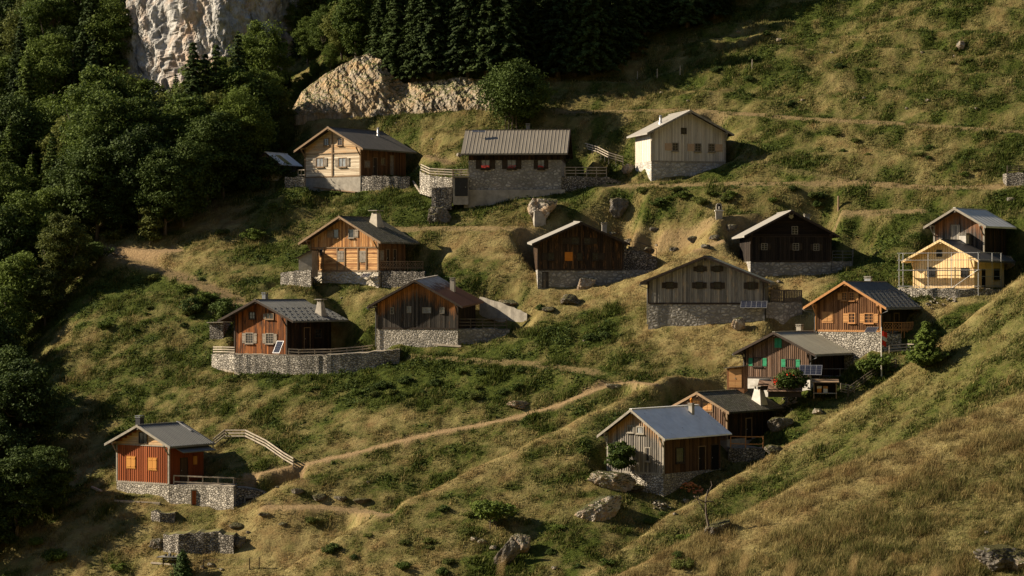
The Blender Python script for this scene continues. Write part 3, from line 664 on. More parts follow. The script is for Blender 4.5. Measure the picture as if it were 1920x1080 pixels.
# 10 burnt orange chalet on the round stone terrace
h = make_house('wooden_chalet', 'dark burnt-orange chalet with wide grey roof standing on a curved stone terrace', 440.7, 537.6, 620.5, 33, 669, 666, 601.7, 561.4,
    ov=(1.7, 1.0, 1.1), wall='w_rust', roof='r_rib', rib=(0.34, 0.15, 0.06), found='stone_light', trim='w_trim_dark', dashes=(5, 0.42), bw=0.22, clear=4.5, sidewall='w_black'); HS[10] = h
window(h, 462, 625, 475, 643, shut='LR', sm='shut_grey', frame='shut_grey', cross=(2, 3), sw=0.45); window(h, 500, 626, 513, 643.5, shut='LR', sm='shut_grey', frame='shut_grey', cross=(2, 3), sw=0.45)
window(h, 469, 586, 478, 597, frame='shut_dark', cross=(1, 1)); window(h, 500, 588.5, 513, 597.5, shut='L', sm='shut_grey', frame='w_trim', cross=(1, 0), sw=0.35)
door(h, 570, 615, 580, 655, m='w_black'); window(h, 590, 618, 601, 632, 'r', frame='shut_dark')
chimney(h, 601, 0.72, 566, 1.1, 'cone', 'concrete'); chimney(h, 497, 0.55, 552, 0.5, 'dark', 'lead')
# 11 barn with rusty roof
h = make_house('barn', 'weathered board barn with half zinc, half rust-red roof', 707, 858, 882, 18, 641, 616.3, 574.5, 524.5,
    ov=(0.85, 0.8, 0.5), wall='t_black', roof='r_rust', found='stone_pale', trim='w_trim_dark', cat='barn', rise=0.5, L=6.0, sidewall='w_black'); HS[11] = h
for q in ((764, 575, 771, 586), (793, 577, 808, 586.5), (826, 577, 833, 587), (733, 577, 738, 588)):
    window(h, *q, frame='w_trim_grey', glass='paleglass' if q[0] > 760 else 'glass', fw=0.05, cross=(1, 1), sill=False)
gutter(h, 'l'); chimney(h, 849, 0.6, 524, 0.5, 'plain', 'concrete')
# 12 brown chalet, right
h = make_house('wooden_chalet', 'brown board chalet with light window frames and dark ribbed roof, on a white rubble base', 1530.6, 1651.6, 1712.3, 34, 656, 621, 577, 527.4,
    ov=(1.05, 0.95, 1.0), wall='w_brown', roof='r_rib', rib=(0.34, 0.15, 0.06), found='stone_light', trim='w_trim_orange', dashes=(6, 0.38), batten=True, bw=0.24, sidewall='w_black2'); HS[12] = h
window(h, 1580, 549, 1588, 562, shut='L', sm='shut_brown', frame='w_trim_orange', cross=(1, 2)); window(h, 1593.5, 549, 1601.5, 562.5, shut='R', sm='shut_brown', frame='w_trim_orange', cross=(1, 2))
window(h, 1543, 586, 1561.5, 604, closed='shut_brown', frame='w_trim_orange'); window(h, 1592.5, 588, 1603, 604.5, shut='L', sm='shut_brown', frame='w_trim_orange'); window(h, 1622, 588.5, 1637.5, 605, shut='LR', sm='shut_brown', frame='w_trim_orange', sw=0.5)
door(h, 1676, 588, 1684, 620, m='w_black'); window(h, 1660, 590, 1668, 604, 'r', closed='w_trim_dark', frame='w_trim_dark'); gutter(h, 'l'); gutter(h, 'r')
chimney(h, 1628, 0.75, 522, 0.7, 'plain', 'steel', 0.4)
# 13 chalet with green shutters
h = make_house('wooden_chalet', 'grey-brown chalet with green shutters and khaki ribbed roof', 1397.5, 1520, 1604.6, 35, 729, 710, 664.6, 622.3,
    ov=(0.95, 0.85, 0.7), wall='w_greybrown', roof='r_khaki', rib=(0.34, 0.15, 0.05), found='whitewash', trim='w_trim_dark', batten=True, bw=0.23, clear=1.5, sidewall='w_black'); HS[13] = h
window(h, 1453.5, 634.5, 1466, 651.5, closed='shut_green', frame='shut_green', fw=0.03)
window(h, 1413.5, 671.5, 1429, 686, shut='LR', sm='shut_green', frame='w_trim_dark', glass='glass', cross=(1, 0), sw=0.5); window(h, 1475, 674, 1491, 688, shut='LR', sm='shut_green', frame='w_trim_dark', cross=(1, 0), sw=0.5)
gutter(h, 'r'); gutter(h, 'l'); chimney(h, 1499.5, 0.95, 612, 0.55, 'plain', 'concrete')
# 14 brown house with tiled roof behind the metal one
h = make_house('wooden_house', 'brown board house with tile roof and white tapered chimney, just behind the metal-roofed cabin', 1269, 1363, 1449, 40, 829, 824, 772.7, 734.9,
    ov=(0.85, 0.85, 0.9), wall='w_greybrown', roof='r_shingle', found='concrete', trim='w_trim', cat='house', bw=0.28, batten=True, clear=1.5, sidewall='w_black'); HS[14] = h
window(h, 1301, 750, 1314, 768, closed='shut_brown', frame='w_trim'); window(h, 1319, 754, 1336, 771, closed='shut_brown', frame='w_trim')
door(h, 1398, 785, 1408, 824, m='w_black'); chimney(h, 1423, 0.80, 729, 1.35, 'cone', 'whitewash')
# 15 metal roofed cabin
h = make_house('board_cabin', 'silvery board cabin with patched bluish metal roof and terracotta chimney pot', 1140, 1243.8, 1350.4, 40, 930, 889, 823, 767,
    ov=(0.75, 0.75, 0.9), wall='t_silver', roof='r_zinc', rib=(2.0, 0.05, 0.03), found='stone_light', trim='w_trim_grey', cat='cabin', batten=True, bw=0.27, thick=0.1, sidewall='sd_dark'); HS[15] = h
window(h, 1178.5, 799, 1188, 810, frame='w_trim_grey', cross=(0, 0)); window(h, 1195.5, 801, 1207, 812, frame='w_trim_grey', cross=(0, 0), glass='paleglass')
window(h, 1211.5, 840, 1219, 864, frame='w_trim_grey', cross=(0, 0))
window(h, 1267, 841, 1281, 866, 'r', frame='w_trim_dark', cross=None); door(h, 1309, 838, 1321, 880, m='w_black'); door(h, 1333, 835, 1346, 880, m='hole', frame='w_trim_dark')
chimney(h, 1296.5, 0.82, 760, 0.42, 'pot', 'concrete')
mb = MB(); mb.box(h.W+0.1, h.W+2.0, 0.3, h.L, -2.5, -0.1)
# 16 red cabin
h = make_house('red_cabin', 'small red-stained cabin with amber shutters, dark ribbed roof and dark chimney, lower left', 219.8, 316.7, 381.3, 34, 934, 908, 837.7, 796.8,
    ov=(0.95, 0.9, 0.8), wall='w_red', upper=(834, 'w_pale', 'h'), roof='r_rib', rib=(0.36, 0.16, 0.07), found='stone_light', trim='w_trim_grey', cat='cabin', batten=True, bw=0.3, clear=1.4, sidewall='shade_red'); HS[16] = h
window(h, 262, 811, 276, 831, frame='w_trim_dark', cross=(1, 0), fw=0.06, sill=False)
window(h, 238.5, 855, 255, 878.5, closed='shut_amber', frame='shut_amber', fw=0.03); window(h, 279, 858, 295, 882, closed='shut_amber', frame='shut_amber', fw=0.03)
door(h, 338, 860, 350, 903, m='w_shop', frame='w_trim_dark'); window(h, 362, 856, 368, 870, 'r', closed='shut_amber', frame='shut_amber', fw=0.03)
chimney(h, 262, 0.25, 783, 0.62, 'dark', 'darkmetal'); roof_panel(h, 333, 791, 358, 809)
# lean-to eave over the right door
W_ = h.W; zr_ = h.zap-(W_/2+0.95)*h.tp
mb = MB(); mb.prism([(W_+0.06, 0.5, zr_-0.05), (W_+1.55, 0.5, zr_-0.62), (W_+1.55, 0.5, zr_-0.72), (W_+0.06, 0.5, zr_-0.15)], (0, h.L-0.3, 0)); mb.build('lean_to_roof', M['r_rib'], h.root)
# 0 small shed at the edge of the wood
h = make_house('shed', 'small shed with blue and yellow metal roof in the shade of the wood', 477, 522, 541, 30, 339, 320, 308, 285,
    ov=(0.55, 0.3, 0.5), wall='w_silver', roof='r_zinc', found='stone_grey', trim='w_trim_dark', cat='shed', L=4.0, purlins=False, thick=0.08); HS[0] = h
y0_, y1_ = 1.2, 2.3; xe_ = h.W/2+0.5; mb = MB(); mb.hexa([(h.W/2+0.5, y0_, h.zap-0.5*h.tp+0.01), (h.W+0.5, y0_, h.zap-(h.W/2+0.5)*h.tp+0.01), (h.W+0.5, y1_, h.zap-(h.W/2+0.5)*h.tp+0.01), (h.W/2+0.5, y1_, h.zap-0.5*h.tp+0.01), (h.W/2+0.5, y0_, h.zap-0.5*h.tp+0.04), (h.W+0.5, y0_, h.zap-(h.W/2+0.5)*h.tp+0.04), (h.W+0.5, y1_, h.zap-(h.W/2+0.5)*h.tp+0.04), (h.W/2+0.5, y1_, h.zap-0.5*h.tp+0.04)]); mb.build('yellow_roof_sheet', M['r_yellow'], h.root)
for k, q in HS.items(): print('HOUSE', k, 'Y %.1f W %.1f L %.1f zf %.1f zap %.1f pitch %.0f' % (q.Y, q.W, q.L, q.zf, q.zap, math.degrees(math.atan(q.tp))))
# ---------------------------------------------------------------- paths (photograph pixels, on the slope)
PATHS = [   # points, half width, dirt strength
    ([(1140, 348), (1400, 345), (1590, 345), (1750, 352), (1930, 349)], 0.8, 0.59),
    ([(1040, 212), (1200, 208), (1290, 207), (1400, 214), (1500, 222), (1640, 230), (1800, 240), (1930, 249)], 0.8, 0.59),
    ([(560, 222), (720, 215), (890, 204), (1040, 200)], 1.0, 0.15),
    ([(560, 450), (700, 432), (830, 428), (1000, 430), (1140, 412), (1350, 409), (1500, 401), (1740, 396)], 0.9, 0.59),
    ([(470, 890), (550, 875), (620, 860), (700, 840), (800, 815), (880, 800), (960, 784), (1040, 762), (1085, 742), (1120, 728), (1185, 714), (1235, 722)], 0.75, 0.9),
    ([(170, 463), (215, 466), (270, 470), (340, 470)], 1.4, 1.0),
    ([(190, 470), (250, 490), (300, 505), (340, 520), (370, 530), (420, 552), (470, 575)], 1.2, 0.7),
    ([(510, 950), (600, 950), (740, 966)], 1.0, 0.8),
    ([(770, 668), (880, 676), (1000, 683), (1130, 700)], 0.8, 0.5),
    ([(1240, 478), (1320, 464), (1370, 447), (1420, 420)], 1.0, 0.8),
    ([(780, 285), (830, 300), (850, 310)], 0.9, 0.7),
    ([(1340, 280), (1480, 318), (1600, 335), (1700, 348)], 0.6, 0.3),
]
PW = []
for pts, hw, st in PATHS:
    P = []
    for i in range(len(pts)-1):
        n = max(2, int(abs(pts[i+1][0]-pts[i][0])/16))
        for k in range(n):
            t = k/n; px = pts[i][0]*(1-t)+pts[i+1][0]*t; py = pts[i][1]*(1-t)+pts[i+1][1]*t
            Y = march(H_base, px, py)
            if Y is not None: P.append(at(px, py, Y))
    A = np.array([[p.x, p.y, p.z] for p in P]); 
    for _ in range(2): A[1:-1] = (A[:-2]+A[1:-1]*2+A[2:])/4
    PW.append((A, hw, st))

# ---------------------------------------------------------------- terrace walls (defined before the land is cut)
FILLS = []; FACE = {}
def terrace(name, label, pts, Yref, back=3.5, mat='stone_dry', cap='paving', cat='retaining wall', deep=1.6, taper=False, group=None, jit=0.07, thin=None, level=True, kids=None, nat=True, front=1.3, fs=1.4, cutseg=99, fill=None):
    """pts: (px, top py, bottom py, depth offset) along the visible face, left to right"""
    if nat: pts = [(p[0], p[1], p[2], min(p[3], (march(H_base, p[0], p[2]) or 999)+0.1-Yref)) for p in pts]
    FACE[label] = [(p[0], Yref+p[3]) for p in pts]
    P = [(at(p[0], p[1], Yref+p[3]), at(p[0], p[2], Yref+p[3])) for p in pts]
    if level:
        zt = P[0][0].z if level is True else (540-pts[level][1])/F*(Yref+pts[level][3])
    fine = []
    for i in range(len(P)-1):
        (a, b), (c, d) = P[i], P[i+1]; n = max(1, int((c-a).length/0.45))
        for k in range(n): t = k/n; fine.append((a.lerp(c, t), b.lerp(d, t)))
    fine.append(P[-1]); r = random.Random(len(name)+int(pts[0][0]))
    mb = MB(); F_, T_, Bk, Bb = [], [], [], []
    for a, b in fine:
        j = (r.random()-.5)*2*jit; jy = (r.random()-.5)*jit
        z = a.z+j
        F_.append(Vector((b.x, b.y+jy-0.08, b.z-deep))); T_.append(Vector((a.x, a.y+jy, z)))
    bk = thin or back
    for i, (a, b) in enumerate(fine):
        Bk.append(Vector((a.x, a.y+bk, T_[i].z+(0 if thin else 0)))); Bb.append(Vector((a.x, a.y+bk, F_[i].z)))
    n = len(fine); k = len(mb.v)
    for L_ in (F_, T_, Bk, Bb): mb.v += [tuple(p) for p in L_]
    for i in range(n-1):
        for u, v in ((0, 1), (1, 2), (2, 3), (3, 0)):
            mb.f.append((k+u*n+i, k+u*n+i+1, k+v*n+i+1, k+v*n+i)); mb.mi.append(0)
    mb.f.append((k, k+n, k+2*n, k+3*n)); mb.f.append((k+n-1, k+4*n-1, k+3*n-1, k+2*n-1)); mb.mi += [0, 0]
    c = P[len(P)//2][1]; root = empty(name, (c.x, c.y, c.z), label=label, cat=cat, group=group)
    mb.v = [(v[0]-c.x, v[1]-c.y, v[2]-c.z) for v in mb.v]
    mb.build('masonry', M[mat], root)
    if cap and not thin:
        mb = MB(); q = [(T_[i]-c) for i in range(0, n)]
        for i in range(n-1):
            a, b = q[i], q[i+1]; o1 = Vector((0, 0.32, 0.03)); o2 = Vector((0, bk-0.1, 0.03))
            mb.face([a+o1, b+o1, b+o2, a+o2])
        mb.build('terrace_floor', M[cap], root)
    for i in range(len(P)-1):
        a, b = P[i], P[i+1]; d = b[0]-a[0]; L_ = math.hypot(d.x, d.y); yaw = math.atan2(d.y, d.x)
        if not thin and i < cutseg:
            carve((a[0].x, a[0].y), yaw, 0, L_, 0.3, back, min(a[0].z, b[0].z)-0.12, 1.9)
            NOGRASS.append(((a[0].x, a[0].y), yaw, 0, L_, 0.0, back))
        carve((a[1].x, a[1].y), yaw, -0.3, L_+0.3, -front, 0.25, min(a[1].z, b[1].z)-0.15, fs)
        if (nat if fill is None else fill): FILLS.append(((a[1].x, a[1].y), yaw, -0.2, L_+0.2, -0.5, 0.3, (a[1].z+b[1].z)/2-0.12))
    return root
M['paving'] = mat_plain('terrace_gravel', (0.30, 0.26, 0.20), (0.20, 0.17, 0.12), 1.5)
M['turf'] = mat_plain('short_turf', (0.10, 0.10, 0.03), (0.16, 0.13, 0.05), 1.5)
Yh = {k: q.Y for k, q in HS.items()}
terrace('stone_terrace', 'curved rubble wall right of the pale log chalet', [(677, 330, 357, 0), (700, 330, 357, -0.3), (730, 330.5, 354, 0.5), (768, 331.5, 349, 3.0)], Yh[1], 4.0, 'stone_dry')
terrace('rubble_terrace', 'short low rubble wall left of the pale log chalet', [(534, 332, 346, 2.0), (571, 332, 348, 1.5)], Yh[1], 1.5, 'stone_dry', 'turf')
terrace('stone_terrace', 'grey stone wall ending in rubble on the right of the long stone house', [(1053, 331, 354, 0.3), (1100, 331, 354, 0.6), (1140, 331.5, 352, 1.5), (1168, 343, 349, 2.2)], Yh[2], 4.0, 'stone_dry', level=False, nat=False)
terrace('stone_terrace', 'whitish curved wall under the fence left of the long stone house', [(787, 321, 338, 5.0), (806, 329, 344, 3.0), (848, 333, 343, 1.5)], Yh[2], 3.0, 'stone_light', level=False, nat=False)
terrace('rubble_terrace', 'low rubble wall left of the dark cellar door', [(809, 352, 366, 0.2), (847, 351, 368, 0.0)], Yh[2], 1.5, 'stone_dry', 'turf', nat=False)
terrace('stone_terrace', 'rubble wall carrying the lattice balcony of the orange chalet', [(716, 508.5, 538, 0.1), (750, 508.5, 537, 0.6), (796, 508.5, 533, 2.2)], Yh[4], 4.5, 'stone_dry', 'paving')
terrace('stone_block_pile', 'big pale stone blocks piled left of the orange chalet', [(526, 511, 524, 3.0), (550, 508, 531, 2.2), (583, 506, 531, 1.2)], Yh[4], 2.0, 'stone_blocks' if 'stone_blocks' in M else 'stone_light', 'turf', level=False)
terrace('stone_terrace', 'dark stone wall right of the barn with the orange shutter', [(1169, 506, 540, 0.3), (1210, 506, 538, 0.8), (1246, 506, 532, 2.0)], Yh[5], 4.0, 'stone_mortar', 'paving', nat=False)
terrace('stone_ramp', 'sloping dark rubble wall under the thin rail right of the barn with the orange shutter', [(1169, 465, 502, 3.4), (1200, 470, 502, 3.6), (1232, 482, 502, 4.0)], Yh[5], 3.0, 'stone_dry', 'turf', level=False, nat=False)
terrace('stone_terrace', 'grey wall under the plank fence right of the silver-grey barn', [(1436, 566, 593, 0.3), (1470, 567, 590, 0.6), (1504, 567, 586, 1.8)], Yh[6], 4.0, 'stone_mortar', 'paving', nat=False)
terrace('stone_terrace', 'grey wall under the tube railing right of the black house', [(1559, 490, 518, 0.4), (1580, 490, 517, 0.8), (1599, 490, 513, 2.0)], Yh[7], 4.0, 'stone_mortar', 'paving', nat=False)
terrace('round_stone_terrace', 'long curved pale stone wall under the burnt-orange chalet', [(397, 664, 684, 3.0), (405, 664, 690, 1.2), (440, 665, 697, -0.8), (500, 666, 701, -1.9), (560, 667, 702, -2.2), (620, 666, 700, -1.6), (680, 662, 694, 0.4), (720, 658, 684, 2.4), (749, 655, 670, 4.6)], Yh[10], 5.5, 'stone_light', 'paving')
terrace('stone_terrace', 'grey rubble wall right of the barn with the rusty roof', [(859, 617, 643, 0.2), (905, 617, 643, 0.6), (956, 617, 638, 2.2)], Yh[11], 4.5, 'stone_mortar', 'paving', nat=False)
terrace('stone_terrace', 'pale rubble wall under the balcony of the brown board chalet', [(1653, 625, 658, 0.2), (1690, 625, 656, 0.6)], Yh[12], 4.0, 'stone_light', 'paving', nat=False)
terrace('stone_terrace', 'pale stone terrace wall with a small red door, right of the red cabin', [(318, 909, 938, -0.2), (380, 911, 948, -1.0), (438, 913, 958, -1.6)], Yh[16], 3.2, 'stone_light', 'paving', level=False)
terrace('stone_terrace', 'shaded end of the red cabin terrace with a small shuttered window', [(440, 914, 957, -1.5), (480, 918, 955, -0.7), (520, 932, 953, -0.1), (549, 946, 952, 0.2)], Yh[16], 1.8, 'stone_dry', 'paving', level=False, nat=False, front=1.0, fs=4, cutseg=1)
terrace('wall_ruin', 'ruined stone retaining wall on the dry grass below the red cabin', [(306, 1001, 1034, 1.5), (335, 999, 1035, 0.3), (400, 999, 1037, 0.0), (438, 1001, 1037, 0.2)], march(H_base, 400, 1037), 3.0, 'stone_dry', 'turf', level=False, jit=0.2)
terrace('rubble_terrace', 'small crumbling rubble wall just below the red cabin', [(283, 960, 972, 0.6), (300, 960, 976, 0), (327, 963, 980, 0)], march(H_base, 310, 982), 1.5, 'stone_dry', 'turf', level=False, jit=0.2)
terrace('rubble_footing', 'long low heap of white rubble under the new yellow chalet', [(1688, 541, 553, 1.0), (1740, 542, 554, -0.6), (1800, 542, 555, -1.5), (1850, 542, 554, -1.3), (1880, 543, 551, 0)], Yh[9], 2.5, 'stone_light', 'paving', level=False, jit=0.12, nat=False, fill=True)
terrace('stone_terrace', 'small stone wall under the wooden rail beside the tiled house', [(1366, 840, 862, -1.0), (1400, 840, 864, -1.4), (1434, 840, 860, -0.8)], Yh[14], 4.0, 'stone_dry', 'paving', nat=False)
terrace('stone_terrace', 'rough stone wall with rails on top at the right edge of the photo', [(1887, 324, 345, 0), (1935, 323, 348, -0.2)], march(H_base, 1905, 346), 2.0, 'stone_dry', 'turf')

terrace('stone_ramp', 'slanting pale wall running down right of the barn with the rusty roof', [(899, 556, 565, 7.0), (940, 568, 578, 5.5), (988, 587, 597, 3.5)], Yh[11], 1.2, 'concrete', 'paving', level=False, nat=False)

# ---------------------------------------------------------------- the ground mesh: one sheet, fine where the photograph looks
def axis(a0, a1, segs):
    out = [a0]
    for upto, step in segs:
        while out[-1]+step < upto: out.append(out[-1]+step)
    out.append(a1); return np.array(out)
xs = axis(-700, 700, [(-110, 14), (-76, 1.0), (78, 0.3), (112, 1.0), (700, 14)])
ys = axis(-420, 900, [(-20, 16), (0, 3), (12, 0.5), (115, 3.0), (205, 0.4), (335, 0.27), (375, 0.6), (420, 3), (900, 16)])
GX, GY = np.meshgrid(xs, ys)
Z = H_base(GX, GY)
px_, py_ = project(GX, GY, Z)
far = sstep(195, 215, GY)
# finer relief: humps, tussocks, sheep tracks
hum = 0.28*fbm(GX/11, GY/5, 3, 21)
tr_mask = sstep(980, 1150, px_)*(1-sstep(190, 330, py_))+0.35*sstep(340, 420, py_)*0
track = 0.40*np.sin(2*np.pi*Z/2.6+3.5*fbm(GX/12, GY/9, 3, 44)+0.03*GX)*(tr_mask+0.28) + tr_mask*1.3*fbm(GX/14, GY/5, 3, 77)
ridge_soft = np.where(GY < 205, 0.35, 1.0)
Z = Z + hum*ridge_soft*sstep(20, 60, GY) + track*far
dirt = np.zeros_like(Z)
for A, hw, st in PW:
    x0, x1 = A[:, 0].min()-6, A[:, 0].max()+6; y0, y1 = A[:, 1].min()-6, A[:, 1].max()+6
    jx = np.where((xs > x0) & (xs < x1))[0]; jy = np.where((ys > y0) & (ys < y1))[0]
    if len(jx) == 0 or len(jy) == 0: continue
    sl_ = np.ix_(jy, jx); gx = GX[sl_]; gy = GY[sl_]
    best = np.full(gx.shape, 1e9); bz = np.zeros(gx.shape); side = np.zeros(gx.shape)
    for i in range(len(A)-1):
        a, b = A[i], A[i+1]; d = b[:2]-a[:2]; L2 = max((d**2).sum(), 1e-6)
        t = np.clip(((gx-a[0])*d[0]+(gy-a[1])*d[1])/L2, 0, 1)
        dx = gx-(a[0]+t*d[0]); dy = gy-(a[1]+t*d[1]); dd = np.hypot(dx, dy); m_ = dd < best
        best = np.where(m_, dd, best); bz = np.where(m_, a[2]+t*(b[2]-a[2]), bz); side = np.where(m_, dy, side)
    kk = np.where(best < hw*1.1, 0.42, 0.25) if (st < 0.6) else 0.16
    fw = 1.8 if (st < 0.6 and hw > 0.75) else hw
    f = 1-sstep(fw*0.9, fw*1.6, best); Z[sl_] = Z[sl_]*(1-f)+(bz+kk*side)*f
    dirt[sl_] = np.maximum(dirt[sl_], (1-sstep(hw*0.75, hw*1.25, best+0.35*fbm(gx/0.9, gy/0.9, 2, 9)))*st)
for (ox, oy, yaw, x0, x1, y0, y1, zc, sp) in CARVES:
    r = max(x1-x0, y1-y0)+16
    jx = np.where((xs > ox-r) & (xs < ox+r))[0]; jy = np.where((ys > oy-r) & (ys < oy+r))[0]
    if len(jx) == 0 or len(jy) == 0: continue
    sl_ = np.ix_(jy, jx); u, v = loc_frame((ox, oy), yaw, GX[sl_], GY[sl_])
    dx = np.maximum(np.maximum(x0-u, u-x1), 0); dy = np.maximum(np.maximum(y0-v, v-y1), 0); d = np.hypot(dx, dy)
    Z[sl_] = np.minimum(Z[sl_], zc+sp*d+0.10*fbm(GX[sl_]/1.5, GY[sl_]/1.5, 2, 3))
 
def fills(Z):
    for (o_, yaw, x0, x1, y0, y1, zc) in FILLS:
        r = x1-x0+6; jx = np.where((xs > o_[0]-r) & (xs < o_[0]+r))[0]; jy = np.where((ys > o_[1]-r) & (ys < o_[1]+r))[0]
        sl_ = np.ix_(jy, jx); u, v = loc_frame(o_, yaw, GX[sl_], GY[sl_])
        dx = np.maximum(np.maximum(x0-u, u-x1), 0); dy = np.maximum(np.maximum(y0-v, 0), 0); d = np.hypot(dx, dy)
        Z[sl_] = np.where((d < 4) & (v < y1), np.maximum(Z[sl_], zc-0.9*d), Z[sl_])
fills(Z)
ZC = Z.copy(); fm = ((GY > 200) & (GY < 352) & (np.abs(GX) < 80) & (dirt < 0.3)).astype(float)
for _ in range(7):
    A_ = Z.copy(); A_[1:-1, 1:-1] = (Z[1:-1, 1:-1]*2+Z[:-2, 1:-1]+Z[2:, 1:-1]+Z[1:-1, :-2]+Z[1:-1, 2:])/6; Z = Z*(1-fm)+A_*fm
crest_ = np.minimum(np.minimum(np.abs(GY-np.interp(GX, CB[0], CB[1])), np.abs(GY-np.interp(GX, C1[0], C1[1]))), np.abs(GY-np.interp(GX, C2[0], C2[1])))
Z = Z+(0.3+0.7*sstep(1, 6, crest_))*(0.15*fbm(GX/3.2, GY/1.9, 3, 31)+0.11*fbm(GX/0.9, GY/0.9, 2, 33))*(1-0.8*(dirt > 0.2))*sstep(60, 120, GY)*np.where(GY < 200, 0.6, 1)
NOG = np.zeros(Z.shape, bool)
for (o_, yaw, x0, x1, y0, y1) in NOGRASS:
    r = max(x1-x0, y1-y0)+3
    jx = np.where((xs > o_[0]-r) & (xs < o_[0]+r))[0]; jy = np.where((ys > o_[1]-r) & (ys < o_[1]+r))[0]
    if len(jx) and len(jy):
        sl_ = np.ix_(jy, jx); u, v = loc_frame(o_, yaw, GX[sl_], GY[sl_]); NOG[sl_] |= (u > x0) & (u < x1) & (v > y0) & (v < y1)
# how dry the grass is: patches laid out on the slope
px_, py_ = project(GX, GY, Z)
dry = np.full(Z.shape, 0.36)
DRY = [(1150, 480, 230, 50, 1.25), (1330, 615, 170, 55, 1.2), (960, 455, 60, 20, 0.9), (1010, 560, 90, 60, 0.8), (400, 405, 50, 30, 1.0), (250, 480, 130, 22, 0.95), (250, 620, 200, 110, 0.22), (640, 370, 190, 38, 0.12),
       (720, 720, 230, 38, 0.05), (1090, 610, 90, 42, 0.08), (870, 520, 80, 45, 0.2), (400, 1020, 330, 70, 0.95), (280, 960, 170, 50, 0.7), (700, 810, 130, 40, 0.62), (520, 850, 120, 60, 0.5), (850, 880, 200, 60, 0.5), (600, 930, 80, 30, 0.7),
       (560, 500, 90, 50, 0.2), (620, 545, 110, 18, 0.7), (900, 240, 200, 40, 0.35), (1200, 200, 140, 20, 0.6), (1600, 300, 250, 50, 0.35), (1600, 120, 350, 90, 0.33), (1500, 380, 350, 28, 0.28), (1850, 400, 100, 60, 0.3), (1640, 470, 120, 60, 0.25), (1480, 530, 60, 18, 0.9),
       (600, 230, 90, 20, 0.6), (800, 290, 60, 20, 0.6), (1150, 930, 180, 80, 0.55), (800, 960, 200, 60, 0.4), (1300, 1000, 250, 60, 0.45), (160, 880, 120, 120, 0.5), (1430, 760, 120, 40, 0.3), (1100, 1010, 120, 40, 0.35), (860, 460, 60, 16, 0.8), (420, 770, 160, 40, 0.45), (150, 630, 60, 20, 0.8), (1330, 285, 60, 18, 0.7)]
wsum = np.full(Z.shape, 0.22); dsum = dry*0.22
for cx, cy, rx, ry, v in DRY:
    wv = np.exp(-(((px_-cx)/rx)**2+((py_-cy)/ry)**2)*1.3); wsum += wv; dsum += wv*v
dry = dsum/wsum
n1 = sstep(1150, 1500, px_)*0
zone1 = (GY > 190) & (GY < 232) & (px_ > 1250)
near2 = GY < 190
dry = np.where(near2, 0.58, dry); dry = np.where(zone1 & ~near2, 0.40, dry)
# straw crests of the spurs, their sunlit edge painted in as paler grass
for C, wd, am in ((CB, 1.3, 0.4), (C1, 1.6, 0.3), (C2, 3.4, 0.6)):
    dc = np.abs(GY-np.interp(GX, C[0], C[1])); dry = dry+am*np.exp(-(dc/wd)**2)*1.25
nz = np.where(GY < 198, 0.35, np.where(zone1, 0.55, 1.0))
dry = np.clip(dry+nz*(0.30*fbm(GX/8, GY/5, 4, 61)+0.46*fbm(GX/1.8, GY/1.3, 3, 71)), 0, 1)
LUSH = np.clip(1.15-dry*1.8, 0, 1)
nx, ny = len(xs), len(ys)
co = np.stack([GX, GY, Z], -1).reshape(-1, 3).astype(np.float32)
idx = np.arange(nx*ny).reshape(ny, nx)
fa = np.stack([idx[:-1, :-1], idx[:-1, 1:], idx[1:, 1:], idx[1:, :-1]], -1).reshape(-1, 4)
def np_mesh(name, co, fa, mat, smooth=False, attrs=None):
    me = bpy.data.meshes.new(name); k = fa.shape[1]
    me.vertices.add(len(co)); me.vertices.foreach_set('co', np.ascontiguousarray(co, np.float32).ravel())
    me.loops.add(fa.size); me.loops.foreach_set('vertex_index', np.ascontiguousarray(fa, np.int32).ravel())
    me.polygons.add(len(fa)); me.polygons.foreach_set('loop_start', np.arange(0, fa.size, k, dtype=np.int32))
    if smooth: me.polygons.foreach_set('use_smooth', np.ones(len(fa), bool))
    me.update(calc_edges=True)
    for n, v in (attrs or {}).items():
        a = me.attributes.new(n, 'FLOAT', 'POINT'); a.data.foreach_set('value', np.ascontiguousarray(v, np.float32).ravel())
    for m_ in (mat if isinstance(mat, (list, tuple)) else [mat]): me.materials.append(m_)
    return me
def link(me, name, parent=None):
    o = bpy.data.objects.new(name, me); COL.objects.link(o)
    if parent: o.parent = parent
    return o
GREEN_D, GREEN_L, STRAW, BROWN = (0.020, 0.034, 0.006), (0.082, 0.101, 0.019), (0.255, 0.212, 0.090), (0.172, 0.118, 0.050)
def grass_color(m, dr, o):
    n1 = m.noise(o, 0.55, 5, 0.65); n2 = m.noise(o, 2.6, 4, 0.7)
    g = m.mix(m.ramp(n2, [(0.3, 0.0), (0.7, 1.0)]), GREEN_D, GREEN_L); s = m.mix(m.ramp(n1, [(0.4, 0.0), (0.66, 1.0)]), STRAW, BROWN)
    return m.mix(dr, g, s)
